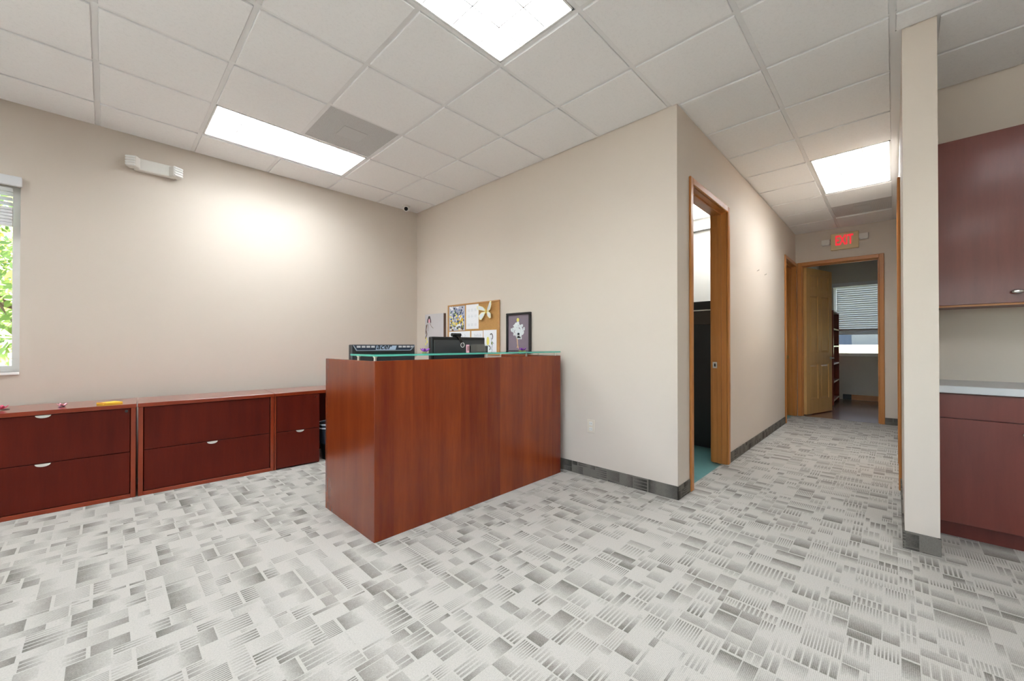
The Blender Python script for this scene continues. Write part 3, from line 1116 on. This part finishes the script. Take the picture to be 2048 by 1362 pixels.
# ------------------------------------------------------------------ filing cabinets along the left wall
CA = R(-2.9)
CO = Vector((.17, 4.16, 0))
def cabspace(u, v=0., z=0.):
    return CO + Vector((math.cos(CA), math.sin(CA), 0)) * u + Vector((-math.sin(CA), math.cos(CA), 0)) * v + Vector((0, 0, z))

CD = .46
def pull(par, x, z, w_=.036):
    bm = nb()
    pts = []
    for k in range(13):
        a = math.pi + math.pi * k / 12
        pts.append((x + w_ * math.cos(a), 0, z + .020 * math.sin(a) + .001))
    prism(bm, pts, (0, -.009, 0))
    obj('handle', bm, 'pull', par)

def lateral_file(u0, width, label, handles, lock=None, top=True):
    t = thing('filing_cabinet', label, 'cabinet', cabspace(u0), 'filing cabinets along the left wall', CA, local=True)
    W_ = width
    ZT, ZB = .710, .682
    bm = nb()
    box(bm, .0, .024, .012, CD, 0, ZB)
    box(bm, W_ - .024, W_, .012, CD, 0, ZB)
    box(bm, .024, W_ - .024, CD - .015, CD, 0, ZB)
    box(bm, .024, W_ - .024, .03, CD - .015, .0, .02)
    obj('carcass', bm, 'mahogany', t)
    b1('stile', 'mahogany_trim', t, 0, .028, 0, .012, 0, ZB, bev=.002)
    b1('stile', 'mahogany_trim', t, W_ - .028, W_, 0, .012, 0, ZB, bev=.002)
    b1('bottom_rail', 'mahogany_trim', t, .028, W_ - .028, 0, .022, 0, .030, bev=.002)
    b1('top', ['mahogany_top'], t, -.003, W_ + .003, -.006, CD + .01, ZB, ZT, bev=.0015)
    b1('top_edge', 'mahogany_trim', t, -.003, W_ + .003, -.0085, -.0055, ZB, ZT - .001)
    for k, (z0, z1) in enumerate(((.034, .346), (.350, ZB - .004))):
        d = b1('drawer', 'mahogany', t, .033, W_ - .033, .006, .026, z0, z1, bev=.0015)
        if handles[k]:
            pull_at = d
            bm = nb()
            pts = []
            for q in range(13):
                a = math.pi + math.pi * q / 12
                pts.append((W_ / 2 + .036 * math.cos(a), .006, z1 - .001 + .019 * math.sin(a)))
            prism(bm, pts, (0, -.010, 0))
            obj('handle', bm, 'pull', d)
    if lock:
        bm = tube(nb(), (W_ - .052, .006, lock), (W_ - .052, -.004, lock), .009, n=14)
        obj('lock', bm, 'dark_plastic', t)
    return t

lateral_file(-.925, .92, 'wide two-drawer cherry filing cabinet under the window with two white pulls', (1, 1), .658)
lateral_file(.008, .91, 'wide two-drawer cherry filing cabinet with one white pull between the drawers', (1, 0))
# pedestal drawers and the long top that bridges the kneehole
t = thing('drawer_pedestal', 'narrow two-drawer cherry pedestal next to the kneehole', 'cabinet', cabspace(.930), None, CA, local=True)
bm = nb()
box(bm, 0, .018, .012, CD, 0, .682)
box(bm, .365, .383, .012, CD, 0, .682)
box(bm, .018, .365, CD - .015, CD, 0, .682)
box(bm, .018, .365, .03, CD - .015, 0, .02)
obj('carcass', bm, 'mahogany', t)
b1('stile', 'mahogany_trim', t, -.008, .006, 0, .012, 0, .682, bev=.002)
for k, (z0, z1) in enumerate(((.012, .345), (.349, .678))):
    d = b1('drawer', 'mahogany', t, .009, .380, -.006, .012, z0, z1, bev=.0015)
    if k == 0:
        bm = nb()
        pts = []
        for q in range(13):
            a = math.pi + math.pi * q / 12
            pts.append((.205 + .034 * math.cos(a), -.006, z1 - .001 + .018 * math.sin(a)))
        prism(bm, pts, (0, -.010, 0))
        obj('handle', bm, 'pull', d)
bm = tube(nb(), (.345, -.006, .651), (.345, -.012, .651), .007, n=14)
obj('lock', bm, 'chrome', t)
t = thing('credenza_top', 'long cherry top bridging the pedestal and the kneehole', 'worktop', cabspace(.924), None, CA, local=True)
b1('board', 'mahogany_top', t, .0, 1.74, -.006, CD + .01, .682, .710, bev=.0015)
b1('front_edge', 'mahogany_trim', t, .0, 1.74, -.0085, -.0055, .682, .709)
b1('end_support', 'mahogany', t, 1.70, 1.72, .02, CD, 0, .682)
b1('modesty_panel', 'mahogany', t, .40, 1.70, CD - .02, CD, .02, .682)

# waste bin in the kneehole
pbn = cabspace(1.475, .10)
t = thing('waste_bin', 'dark waste bin with a plastic liner in the kneehole beside the desk', 'bin', pbn)
bm = tube(nb(), pbn + Vector((0, 0, .0)), pbn + Vector((0, 0, .34)), .105, .135, n=28)
obj('bin', bm, 'black_plastic', t, smooth=False)
bm = nb()
rng = random.Random(3)
rings = []
for z_, r_ in ((.16, .128), (.24, .137), (.30, .141), (.345, .146), (.362, .140), (.35, .128)):
    ring = []
    for k in range(30):
        a = 2 * math.pi * k / 30
        q = r_ + rng.uniform(-.004, .004)
        ring.append(bm.verts.new(pbn + Vector((q * math.cos(a), q * math.sin(a), z_ + rng.uniform(-.006, .006)))))
    rings.append(ring)
for a, c in zip(rings, rings[1:]):
    for k in range(30):
        bm.faces.new((a[k], a[(k + 1) % 30], c[(k + 1) % 30], c[k]))
obj('liner', bm, 'bag', t)
bm = nb()
for z_ in (.315, .352):
    ring = [[], []]
    for k in range(30):
        a = 2 * math.pi * k / 30
        for m_, dz in ((0, 0), (1, .012)):
            q = .149 + rng.uniform(-.002, .002)
            ring[m_].append(bm.verts.new(pbn + Vector((q * math.cos(a), q * math.sin(a), z_ + dz))))
    for k in range(30):
        bm.faces.new((ring[0][k], ring[0][(k + 1) % 30], ring[1][(k + 1) % 30], ring[1][k]))
obj('liner_rim', bm, 'bag_white', t)

# small things on the cabinets
flower(-.50, 4.40, .710, .034, 'pink', 'ink', 'ink', 'pink artificial flower on the cabinet top under the window', 'artificial flowers', .2)
flower(-.215, 4.335, .710, .026, 'blush', 'pink', 'deep_violet', 'pale pink artificial flower on the cabinet top near a yellow notepad', 'artificial flowers', .8)
t = thing('notepad', 'yellow notepad lying on the cabinet top', 'notepad', (.01, 4.29, .710))
bm = nb(); box(bm, -.055, .055, -.05, .05, .710, .722, bev=.001)
for v in bm.verts:
    v.co = Vector((.025 + v.co.x * math.cos(.4) - v.co.y * math.sin(.4), 4.30 + v.co.x * math.sin(.4) + v.co.y * math.cos(.4), v.co.z))
obj('pages', bm, 'yellow', t)
bm = nb(); box(bm, -.055, -.042, -.05, .05, .722, .7235)
for v in bm.verts:
    v.co = Vector((.025 + v.co.x * math.cos(.4) - v.co.y * math.sin(.4), 4.30 + v.co.x * math.sin(.4) + v.co.y * math.cos(.4), v.co.z))
obj('binding', bm, 'orange', t)

# ------------------------------------------------------------------ pictures and boards on the back wall (Y falls to the right)
def wp(y, z, d=0.):
    return (XB - d, y, z)

def poly_on_wall(bm, pts, d, th=.0008):
    prism(bm, [wp(y, z, d) for y, z in pts], (-th, 0, 0))

def ell(cy, cz, ry, rz, n=14, rot=0.):
    o = []
    for k in range(n):
        a = 2 * math.pi * k / n
        p_, q_ = ry * math.cos(a), rz * math.sin(a)
        o.append((cy + p_ * math.cos(rot) - q_ * math.sin(rot), cz + p_ * math.sin(rot) + q_ * math.cos(rot)))
    return o

def stroke(pts, w_):
    """thin ribbon polygons along a polyline in the wall plane"""
    out = []
    for (a, c) in zip(pts, pts[1:]):
        d = Vector((c[0] - a[0], c[1] - a[1])).normalized()
        nrm = Vector((-d.y, d.x)) * w_ / 2
        out.append([(a[0] + nrm.x, a[1] + nrm.y), (c[0] + nrm.x, c[1] + nrm.y), (c[0] - nrm.x, c[1] - nrm.y), (a[0] - nrm.x, a[1] - nrm.y)])
    return out

# canvas print
CVD = .036
cv = thing('canvas_print', 'pale grey canvas with a sketched figure beside the cork board', 'picture', (XB, 4.24, 1.135))
bm = box(nb(), XB - CVD, XB, 4.06, 4.47, 1.135, 1.560, bev=.002)
obj('canvas', bm, 'paper_grey', cv)
b1('edge_wrap', 'ink_brown', cv, XB - CVD + .002, XB, 4.057, 4.0605, 1.137, 1.558)
bm = nb()
poly_on_wall(bm, ell(4.372, 1.515, .026, .022), CVD)
poly_on_wall(bm, ell(4.400, 1.478, .017, .034, rot=.3), CVD)
poly_on_wall(bm, ell(4.343, 1.476, .012, .036, rot=-.25), CVD)
obj('hair', bm, 'ink', cv)
bm = nb()
poly_on_wall(bm, ell(4.372, 1.472, .021, .030), CVD + .0004)
obj('face', bm, 'blush', cv)
bm = nb()
for s_ in stroke([(4.42, 1.43), (4.445, 1.36), (4.425, 1.30), (4.46, 1.24)], .016) + stroke([(4.35, 1.44), (4.325, 1.40), (4.28, 1.375)], .006) + stroke([(4.39, 1.43), (4.40, 1.34)], .005) + stroke([(4.44, 1.42), (4.455, 1.30)], .010):
    poly_on_wall(bm, s_, CVD)
obj('sketch_lines', bm, 'ink_brown', cv)
bm = nb()
for q in ((4.44, 1.24, .012), (4.42, 1.20, .016), (4.45, 1.17, .012), (4.37, 1.22, .012), (4.36, 1.19, .010)):
    poly_on_wall(bm, ell(q[0], q[1], q[2], q[2] * 1.5), CVD)
obj('colour_spots', bm, 'pale_yellow', cv)

# cork board
cb = thing('cork_board', 'oak framed cork board on the wall behind the desk', 'cork board', (XB, 3.54, 1.045))
b1('cork_panel', 'cork', cb, XB - .010, XB, 3.09, 3.985, 1.06, 1.635)
for a in ((3.075, 4.0, 1.045, 1.062), (3.075, 4.0, 1.632, 1.650)):
    b1('frame_rail', 'pale_oak', cb, XB - .018, XB, *a, bev=.003)
for a in ((3.075, 3.097, 1.062, 1.632), (3.978, 4.0, 1.062, 1.632)):
    b1('frame_stile', 'pale_oak', cb, XB - .018, XB, *a, bev=.003)
PDp = .0105
rng = random.Random(11)
fp = thing('floral_print', 'paper with a blue and yellow flower print pinned on the cork board', 'print', (XB - PDp, 3.82, 1.330))
b1('sheet', 'sheet_blue', fp, XB - PDp - .0008, XB - PDp, 3.668, 3.975, 1.332, 1.628)
for mt, nn, zr in (('paper', 34, (1.34, 1.62)), ('deep_blue', 22, (1.40, 1.62)), ('blue', 30, (1.38, 1.60)), ('yellow', 26, (1.34, 1.56)), ('green', 22, (1.36, 1.58)), ('ink_brown', 14, (1.34, 1.46)), ('pale_yellow', 14, (1.34, 1.52)), ('ink', 10, (1.335, 1.40))):
    bm = nb()
    for k in range(nn):
        zc_ = rng.uniform(*zr)
        yc_ = rng.uniform(3.692, 3.950)
        poly_on_wall(bm, ell(yc_, zc_, rng.uniform(.008, .026), rng.uniform(.005, .014), 9, rng.uniform(0, 3)), PDp + .0008 + rng.uniform(0, .0006), .0003)
    obj('petal_print', bm, mt, fp)['kind'] = 'stuff'
cal = thing('calendar_page', 'white calendar page pinned on the cork board', 'calendar', (XB - PDp, 3.53, 1.345))
b1('sheet', 'paper', cal, XB - PDp - .001, XB - PDp, 3.420, 3.645, 1.345, 1.636)
bm = nb()
for r_ in range(3):
    for c_ in range(3):
        cy_, cz_ = 3.592 - c_ * .058, 1.575 - r_ * .070 - (.03 if r_ == 2 else 0)
        for aa in range(3):
            for cc in range(4):
                poly_on_wall(bm, ell(cy_ + .015 - cc * .010, cz_ - aa * .011, .0022, .0024, 5), PDp + .001, .0003)
obj('month_print', bm, 'ink_grey', cal)

bf = thing('butterfly_ornament', 'pale yellow lace butterfly pinned on the cork board', 'ornament', (XB - PDp - .01, 3.28, 1.43))
def wing(pts, tip):
    bm = nb()
    prism(bm, [wp(y, z, PDp + .012 + lift) for (y, z, lift) in pts], (-.0015, 0, 0))
    return bm
UL = [(3.287, 1.535, 0), (3.405, 1.560, .02), (3.412, 1.598, .024), (3.375, 1.604, .02), (3.32, 1.588, .01), (3.289, 1.555, 0)]
UR = [(3.272, 1.540, 0), (3.235, 1.585, .012), (3.185, 1.640, .03), (3.158, 1.640, .034), (3.160, 1.600, .03), (3.195, 1.548, .016), (3.240, 1.530, .006)]
DL = [(3.286, 1.532, 0), (3.345, 1.528, .01), (3.385, 1.490, .018), (3.372, 1.445, .018), (3.345, 1.440, .014), (3.310, 1.480, .006)]
DR = [(3.272, 1.532, 0), (3.225, 1.530, .008), (3.180, 1.505, .018), (3.178, 1.458, .02), (3.205, 1.452, .016), (3.250, 1.480, .006)]
for pts in (UL, UR, DL, DR):
    w_ = obj('wing', wing(pts, 0), 'wing', bf)
    cy_ = sum(q[0] for q in pts) / len(pts); cz_ = sum(q[1] for q in pts) / len(pts); cl_ = sum(q[2] for q in pts) / len(pts)
    ip = [(cy_ + (q[0] - cy_) * .74, cz_ + (q[1] - cz_) * .74, cl_ + (q[2] - cl_) * .74 + .0022) for q in pts]
    obj('lace_panel', wing(ip, 0), 'white_cloth', w_)
bm = ball(nb(), (XB - PDp - .014, 3.280, 1.532), .010, .7, .6, 2.6, sub=2)
obj('body', bm, 'yellow', bf, smooth=True)
bm = nb()
tube(bm, (XB - PDp - .016, 3.282, 1.556), (XB - PDp - .02, 3.305, 1.592), .0012, n=6)
tube(bm, (XB - PDp - .016, 3.278, 1.556), (XB - PDp - .02, 3.258, 1.594), .0012, n=6)
obj('antenna', bm, 'yellow', bf)

for (ya, yb, zb, lab) in ((3.975, 3.571, 1.10, 'wide white sheet pinned low on the cork board behind the monitor'), (3.549, 3.345, 1.10, 'narrow white sheet between two others low on the cork board')):
    sh_ = thing('paper_sheet', lab, 'paper', (XB - PDp, (ya + yb) / 2, zb), 'white sheets on the cork board')
    b1('sheet', 'paper', sh_, XB - PDp - .001, XB - PDp, yb, ya, zb, 1.322)
    bm = nb()
    for k in range(5):
        y_ = yb + (ya - yb) * (.25 + .12 * k)
        for s_ in stroke([(y_, 1.285 - .01 * (k % 2)), (y_ - .012, 1.27), (y_ - .004, 1.255)], .003):
            poly_on_wall(bm, s_, PDp + .001, .0003)
    obj('writing', bm, 'ink_grey', sh_)
sk = thing('sketch_sheet', 'white sheet with a yellow and violet figure sketch on the cork board', 'paper', (XB - PDp, 3.23, 1.085), 'white sheets on the cork board')
b1('sheet', 'paper', sk, XB - PDp - .001, XB - PDp, 3.122, 3.335, 1.085, 1.326)
bm = nb()
poly_on_wall(bm, ell(3.262, 1.200, .022, .05), PDp + .001, .0003)
obj('dress_print', bm, 'pale_yellow', sk)
bm = nb()
for s_ in stroke([(3.225, 1.272), (3.205, 1.285), (3.187, 1.272), (3.182, 1.245), (3.192, 1.220)], .010):
    poly_on_wall(bm, s_, PDp + .0014, .0003)
obj('hair_print', bm, 'ink', sk)
bm = nb()
for s_ in stroke([(3.21, 1.24), (3.20, 1.20), (3.185, 1.16), (3.20, 1.12), (3.19, 1.095)], .007) + stroke([(3.185, 1.19), (3.165, 1.17)], .006):
    poly_on_wall(bm, s_, PDp + .0014, .0003)
obj('figure_print', bm, 'ink_grey', sk)
bm = nb()
poly_on_wall(bm, ell(3.196, 1.178, .012, .018), PDp + .0018, .0003)
obj('bouquet_print', bm, 'green', sk)

# black framed picture
pf = thing('framed_picture', 'black framed picture of a white ruffled dress on a mauve ground', 'picture', (XB, 2.79, 1.072))
FY0, FY1, FZ0, FZ1 = 2.620, 2.963, 1.072, 1.492
for a in ((FY0, FY1, FZ0, FZ0 + .030), (FY0, FY1, FZ1 - .022, FZ1)):
    b1('frame_rail', 'black_frame', pf, XB - .028, XB, *a, bev=.004)
for a in ((FY0, FY0 + .024, FZ0 + .030, FZ1 - .022), (FY1 - .024, FY1, FZ0 + .030, FZ1 - .022)):
    b1('frame_stile', 'black_frame', pf, XB - .028, XB, *a, bev=.004)
b1('print_ground', 'mat_mauve', pf, XB - .012, XB - .002, FY0 + .02, FY1 - .02, FZ0 + .02, FZ1 - .02)
bm = nb()
rng = random.Random(5)
for k in range(46):
    a = rng.uniform(0, 2 * math.pi)
    q = math.sqrt(rng.uniform(0, 1))
    yy, zz = 2.795 + .095 * q * math.cos(a), 1.318 + .058 * q * math.sin(a)
    poly_on_wall(bm, ell(yy, zz, rng.uniform(.012, .030), rng.uniform(.008, .020), 9, rng.uniform(0, 3)), .012 + k * .00002, .0002)
for k in range(12):
    poly_on_wall(bm, ell(2.795 + rng.uniform(-.04, .03), 1.255 + rng.uniform(-.03, .02), .016, .011, 9, rng.uniform(0, 3)), .013, .0002)
poly_on_wall(bm, ell(2.800, 1.375, .020, .035), .013, .0002)
obj('dress_print', bm, 'white_cloth', pf)
bm = nb()
for k in range(16):
    a = rng.uniform(0, 2 * math.pi)
    yy, zz = 2.795 + .08 * math.cos(a), 1.315 + .045 * math.sin(a)
    for s_ in stroke([(yy, zz), (yy + rng.uniform(-.02, .02), zz + rng.uniform(-.015, .015))], .003):
        poly_on_wall(bm, s_, .0135, .0002)
obj('fold_print', bm, 'ink_grey', pf)
bm = nb()
poly_on_wall(bm, ell(2.800, 1.418, .018, .020), .0132, .0002)
obj('hat_print', bm, 'pale_yellow', pf)
bm = nb()
for s_ in stroke([(2.815, 1.245), (2.808, 1.20), (2.803, 1.150), (2.812, 1.128)], .014) + stroke([(2.803, 1.165), (2.790, 1.120)], .010):
    poly_on_wall(bm, s_, .0128, .0002)
obj('legs_print', bm, 'skin', pf)

# power outlet
ot = thing('power_outlet', 'almond wall outlet plate right of the reception desk', 'outlet', (XB, 1.924, .384))
b1('plate', 'almond_plastic', ot, XB - .006, XB, 1.886, 1.962, .384, .500, bev=.002)
for z in (.418, .466):
    s_ = b1('socket', 'white_plastic', ot, XB - .0085, XB - .005, 1.907, 1.941, z - .015, z + .015, bev=.002)
    bm = nb()
    box(bm, XB - .009, XB - .0084, 1.915, 1.917, z - .004, z + .007)
    box(bm, XB - .009, XB - .0084, 1.930, 1.932, z - .004, z + .007)
    obj('slot', bm, 'black_plastic', s_)

# ------------------------------------------------------------------ emergency light on the left wall
em = thing('emergency_light', 'white twin-head emergency light high on the left wall', 'emergency light', (.30, YA, 2.67))
bm = box(nb(), .165, .435, YA - .055, YA, 2.668, 2.772, bev=.010, seg=2)
obj('body', bm, 'white_plastic', em)
for sx_, x_ in ((-1, .165), (1, .430)):
    bm = box(nb(), -.040, .040, -.035, .035, -.048, .048, bev=.012, seg=2)
    rot = Matrix.Rotation(R(28 * sx_), 4, 'Z')
    for v in bm.verts:
        v.co = rot @ v.co + Vector((x_ + sx_ * .008, YA - .060, 2.722 if sx_ < 0 else 2.716))
    hd = obj('lamp_head', bm, 'white_plastic', em)
    for k in range(4):
        bm = box(nb(), -.034, .034, -.042, -.034, -.040 + k * .022, -.028 + k * .022, bev=.002)
        for v in bm.verts:
            v.co = rot @ v.co + Vector((x_ + sx_ * .008, YA - .060, 2.722 if sx_ < 0 else 2.716))
        obj('lens_rib', bm, 'window_white', hd)

# exit sign
es = thing('exit_sign', 'cream exit sign with red letters over the hallway end door', 'exit sign', (XD, .545, 2.628))
bm = box(nb(), XD - .045, XD, .380, .710, 2.628, 2.882, bev=.006)
obj('housing', bm, 'sign_cream', es)
bm = place(fit(text_mesh('EXIT', .185, .001, bold=.005), .210, .152), (XD - .0462, .548, 2.772), (0, -1, 0), (0, 0, 1), (-1, 0, 0))
obj('lettering', bm, 'exit_red', es)
for y_, zz in ((.765, 2.765), (.320, 2.790)):
    bm = nb()
    prism(bm, [(XD - .012, y_ - .05, zz + .045), (XD - .075, y_ - .045, zz + .035), (XD - .085, y_ - .045, zz - .035), (XD - .012, y_ - .05, zz - .045)], (0, .10, 0))
    hd = obj('lamp_head', bm, 'white_plastic', es)
    b1('lens', 'window_white', hd, XD - .084, XD - .02, y_ - .04, y_ + .045, zz - .050, zz - .036, bev=.004)
    b1('arm', 'white_plastic', es, XD - .03, XD - .004, min(y_, .545), max(y_, .545), zz - .012, zz + .008)

# security camera on the ceiling
sc_ = thing('security_camera', 'small white security camera on the ceiling tile in the corner', 'security camera', (2.72, 4.56, H - .007))
bm = tube(nb(), (2.72, 4.56, H - .006), (2.72, 4.56, H - .020), .055, .050, n=24)
obj('mount', bm, 'white_plastic', sc_)
d_ = Vector((-.50, -.80, -.30)).normalized()
c0_ = Vector((2.72, 4.56, H - .045))
bm = tube(nb(), c0_ - d_ * .035, c0_ + d_ * .035, .036, .036, n=20)
ball(bm, c0_ - d_ * .03, .036, sub=2)
obj('body', bm, 'white_plastic', sc_)
bm = tube(nb(), c0_ + d_ * .035, c0_ + d_ * .038, .024, .024, n=20)
obj('lens', bm, 'black_gloss', sc_)

# two small nails in the hallway wall
for x_, lab in ((5.38, 'small nail in the hallway wall nearer the first office door'), (5.756, 'small nail in the hallway wall farther from the first office door')):
    t = thing('wall_nail', lab, 'nail', (x_, YC, 2.04), 'nails in the hallway wall')
    bm = tube(nb(), (x_, YC + .004, 2.035), (x_, YC - .020, 2.045), .0025, n=8)
    obj('shank', bm, 'nickel', t)
    bm = tube(nb(), (x_, YC - .020, 2.045), (x_, YC - .023, 2.046), .006, n=10)
    obj('head', bm, 'nickel', t)
t = thing('light_switch', 'white light switch on the hallway right wall', 'light switch', (6.4, YE, 1.15))
b1('plate', 'white_plastic', t, 6.36, 6.44, YE, YE + .007, 1.12, 1.24, bev=.002)
b1('rocker', 'window_white', t, 6.385, 6.415, YE + .007, YE + .011, 1.15, 1.21, bev=.001)

# ------------------------------------------------------------------ kitchenette on the right
KY0, KY1 = YE2 - .004, -.945
t = thing('base_cabinet', 'reddish brown base cabinet with drawer under the grey countertop', 'cabinet', (3.8, -.56, 0))
bm = box(nb(), 3.542, XK - .001, KY1, KY0, .10, .872)
obj('body', bm, 'maroon_laminate', t)
b1('toe_kick', 'maroon_laminate', t, 3.592, 3.61, KY1, KY0, 0, .10)
for k in range(2):
    ya, yb = KY0 - .003 - k * .380, KY0 - .379 - k * .380
    b1('drawer', 'maroon_laminate', t, 3.522, 3.542, yb, ya, .724, .866, bev=.0015)
    d = b1('door', 'maroon_laminate', t, 3.522, 3.542, yb, ya, .102, .720, bev=.0015)
    ky = yb + .036 if k == 0 else ya - .036
    bm = tube(nb(), (3.522, ky, .665), (3.500, ky, .665), .006, n=10)
    ball(bm, (3.495, ky, .665), .016, .6, 1.5, .8, sub=2)
    obj('knob', bm, 'chrome', d, smooth=True)
t = thing('countertop', 'pale grey laminate countertop beside the free wall end', 'countertop', (3.8, -.56, .872))
b1('slab', 'counter_grey', t, 3.500, XK, KY1 - .01, KY0, .872, .915, bev=.003)
t = thing('wall_cabinet', 'tall maroon wall cabinet hung above the countertop', 'cabinet', (3.95, -.56, 1.405))
bm = box(nb(), 3.792, XK, KY1, KY0, 1.405, 2.467)
obj('body', bm, 'maroon_laminate', t)
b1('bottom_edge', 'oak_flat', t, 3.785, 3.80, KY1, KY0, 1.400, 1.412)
for k in range(2):
    ya, yb = KY0 - .003 - k * .380, KY0 - .379 - k * .380
    d = b1('door', 'maroon_laminate', t, 3.772, 3.792, yb, ya, 1.412, 2.465, bev=.0015)
    ky = yb + .036 if k == 0 else ya - .036
    bm = tube(nb(), (3.772, ky, 1.475), (3.750, ky, 1.475), .006, n=10)
    ball(bm, (3.745, ky, 1.475), .015, .6, 1.7, .8, sub=2)
    obj('knob', bm, 'chrome', d, smooth=True)

# ------------------------------------------------------------------ side office and end room furniture
t = thing('storage_cabinet', 'tall black cabinet with a chrome strip inside the side office', 'cabinet', (5.0, 1.9, 0))
bm = box(nb(), 4.76, 5.30, 1.34, 2.55, 0, 1.655, bev=.003)
obj('body', bm, 'black_gloss', t)
b1('top_band', 'black_plastic', t, 4.742, 4.76, 1.34, 2.55, 1.565, 1.655)
b1('chrome_strip', 'chrome', t, 4.736, 4.76, 1.34, 2.55, 1.548, 1.558)
b1('glossy_panel', 'brown_gloss', t, 4.744, 4.76, 1.34, 2.55, 1.392, 1.546)
for ya, yb in ((1.34, 1.943), (1.947, 2.55)):
    b1('door', 'black_plastic', t, 4.740, 4.76, ya, yb, .0, 1.388, bev=.002)

t = thing('bookcase', 'reddish brown bookcase standing by the end room window', 'bookcase', (10.25, 1.0, 0))
b1('side_panel', 'bookcase_wood', t, 9.72, 9.745, .84, 1.18, 0, 1.80)
b1('side_panel', 'bookcase_wood', t, 10.735, 10.76, .84, 1.18, 0, 1.80)
b1('back_panel', 'bookcase_wood', t, 9.745, 10.735, 1.17, 1.18, 0, 1.80)
b1('top_board', 'bookcase_wood', t, 9.72, 10.76, .84, 1.18, 1.80, 1.825)
for z in (.09, .45, .80, 1.145, 1.48):
    s_ = b1('shelf', 'bookcase_wood', t, 9.745, 10.735, .85, 1.17, z - .025, z)
    b1('shelf_edge', 'shelf_edge', s_, 9.745, 10.735, .842, .85, z - .025, z)

# ------------------------------------------------------------------ outside the windows
struct('ground_outside', box(nb(), -40, 60, -40, 60, -.9, -.4), 'asphalt', 'paved ground outside')
b = nb()
prism(b, [(13, -12, -.42), (26, -12, -.42), (26, -12, 1.17), (13, -12, .70)], (0, 24, 0))
tag(obj('lawn', b, 'grass'), 'pale green grass bank outside the end room window', 'lawn')
tag(obj('garden_wall', box(nb(), 30, 30.4, -14, 14, -.4, 2.9, bev=.02), 'slate'), 'blue grey wall beyond the grass bank', 'wall')

def tree(x, y, h_, r_, seed, leafm, label):
    rg = random.Random(seed)
    t = thing('tree', label, 'tree', (x, y, -.42), 'trees outside the window')
    bm = nb()
    tube(bm, (x, y, -.42), (x + .1, y, h_ * .55), .11, .06, n=10)
    for k in range(5):
        a = k * 1.3 + seed
        tube(bm, (x + .05, y, h_ * (.3 + .05 * k)), (x + r_ * .6 * math.cos(a), y + r_ * .6 * math.sin(a), h_ * (.55 + .07 * k)), .04, .015, n=7)
    obj('trunk', bm, 'bark', t)
    bm = nb()
    for k in range(2600):
        while True:
            p_ = Vector((rg.uniform(-1, 1), rg.uniform(-1, 1), rg.uniform(-1, 1)))
            if .25 < p_.length < 1:
                break
        c = Vector((x + p_.x * r_, y + p_.y * r_, h_ * .66 + p_.z * h_ * .42))
        a = Vector((rg.uniform(-1, 1), rg.uniform(-1, 1), rg.uniform(-1, 1))).normalized()
        q = a.orthogonal().normalized()
        s_ = rg.uniform(.05, .10)
        vs = [bm.verts.new(c + a * s_), bm.verts.new(c + q * s_ * .5), bm.verts.new(c - a * s_), bm.verts.new(c - q * s_ * .5)]
        bm.faces.new(vs)
    o = obj('foliage', bm, leafm, t)
    o['kind'] = 'stuff'

tree(-.75, 8.0, 3.6, 1.2, 1, 'leaves', 'green leafy tree outside the left window')
tree(-3.6, 9.6, 4.2, 1.5, 2, 'leaves_gold', 'golden leafy tree outside the left window')
tree(-.2, 11.5, 4.6, 1.8, 4, 'leaves_gold', 'taller golden tree farther outside the left window')
tag(obj('garden_bench_wall', box(nb(), -4, 3, 13.5, 13.8, -.42, 1.0, bev=.02), 'stucco'), 'low grey wall outside the left window', 'wall')
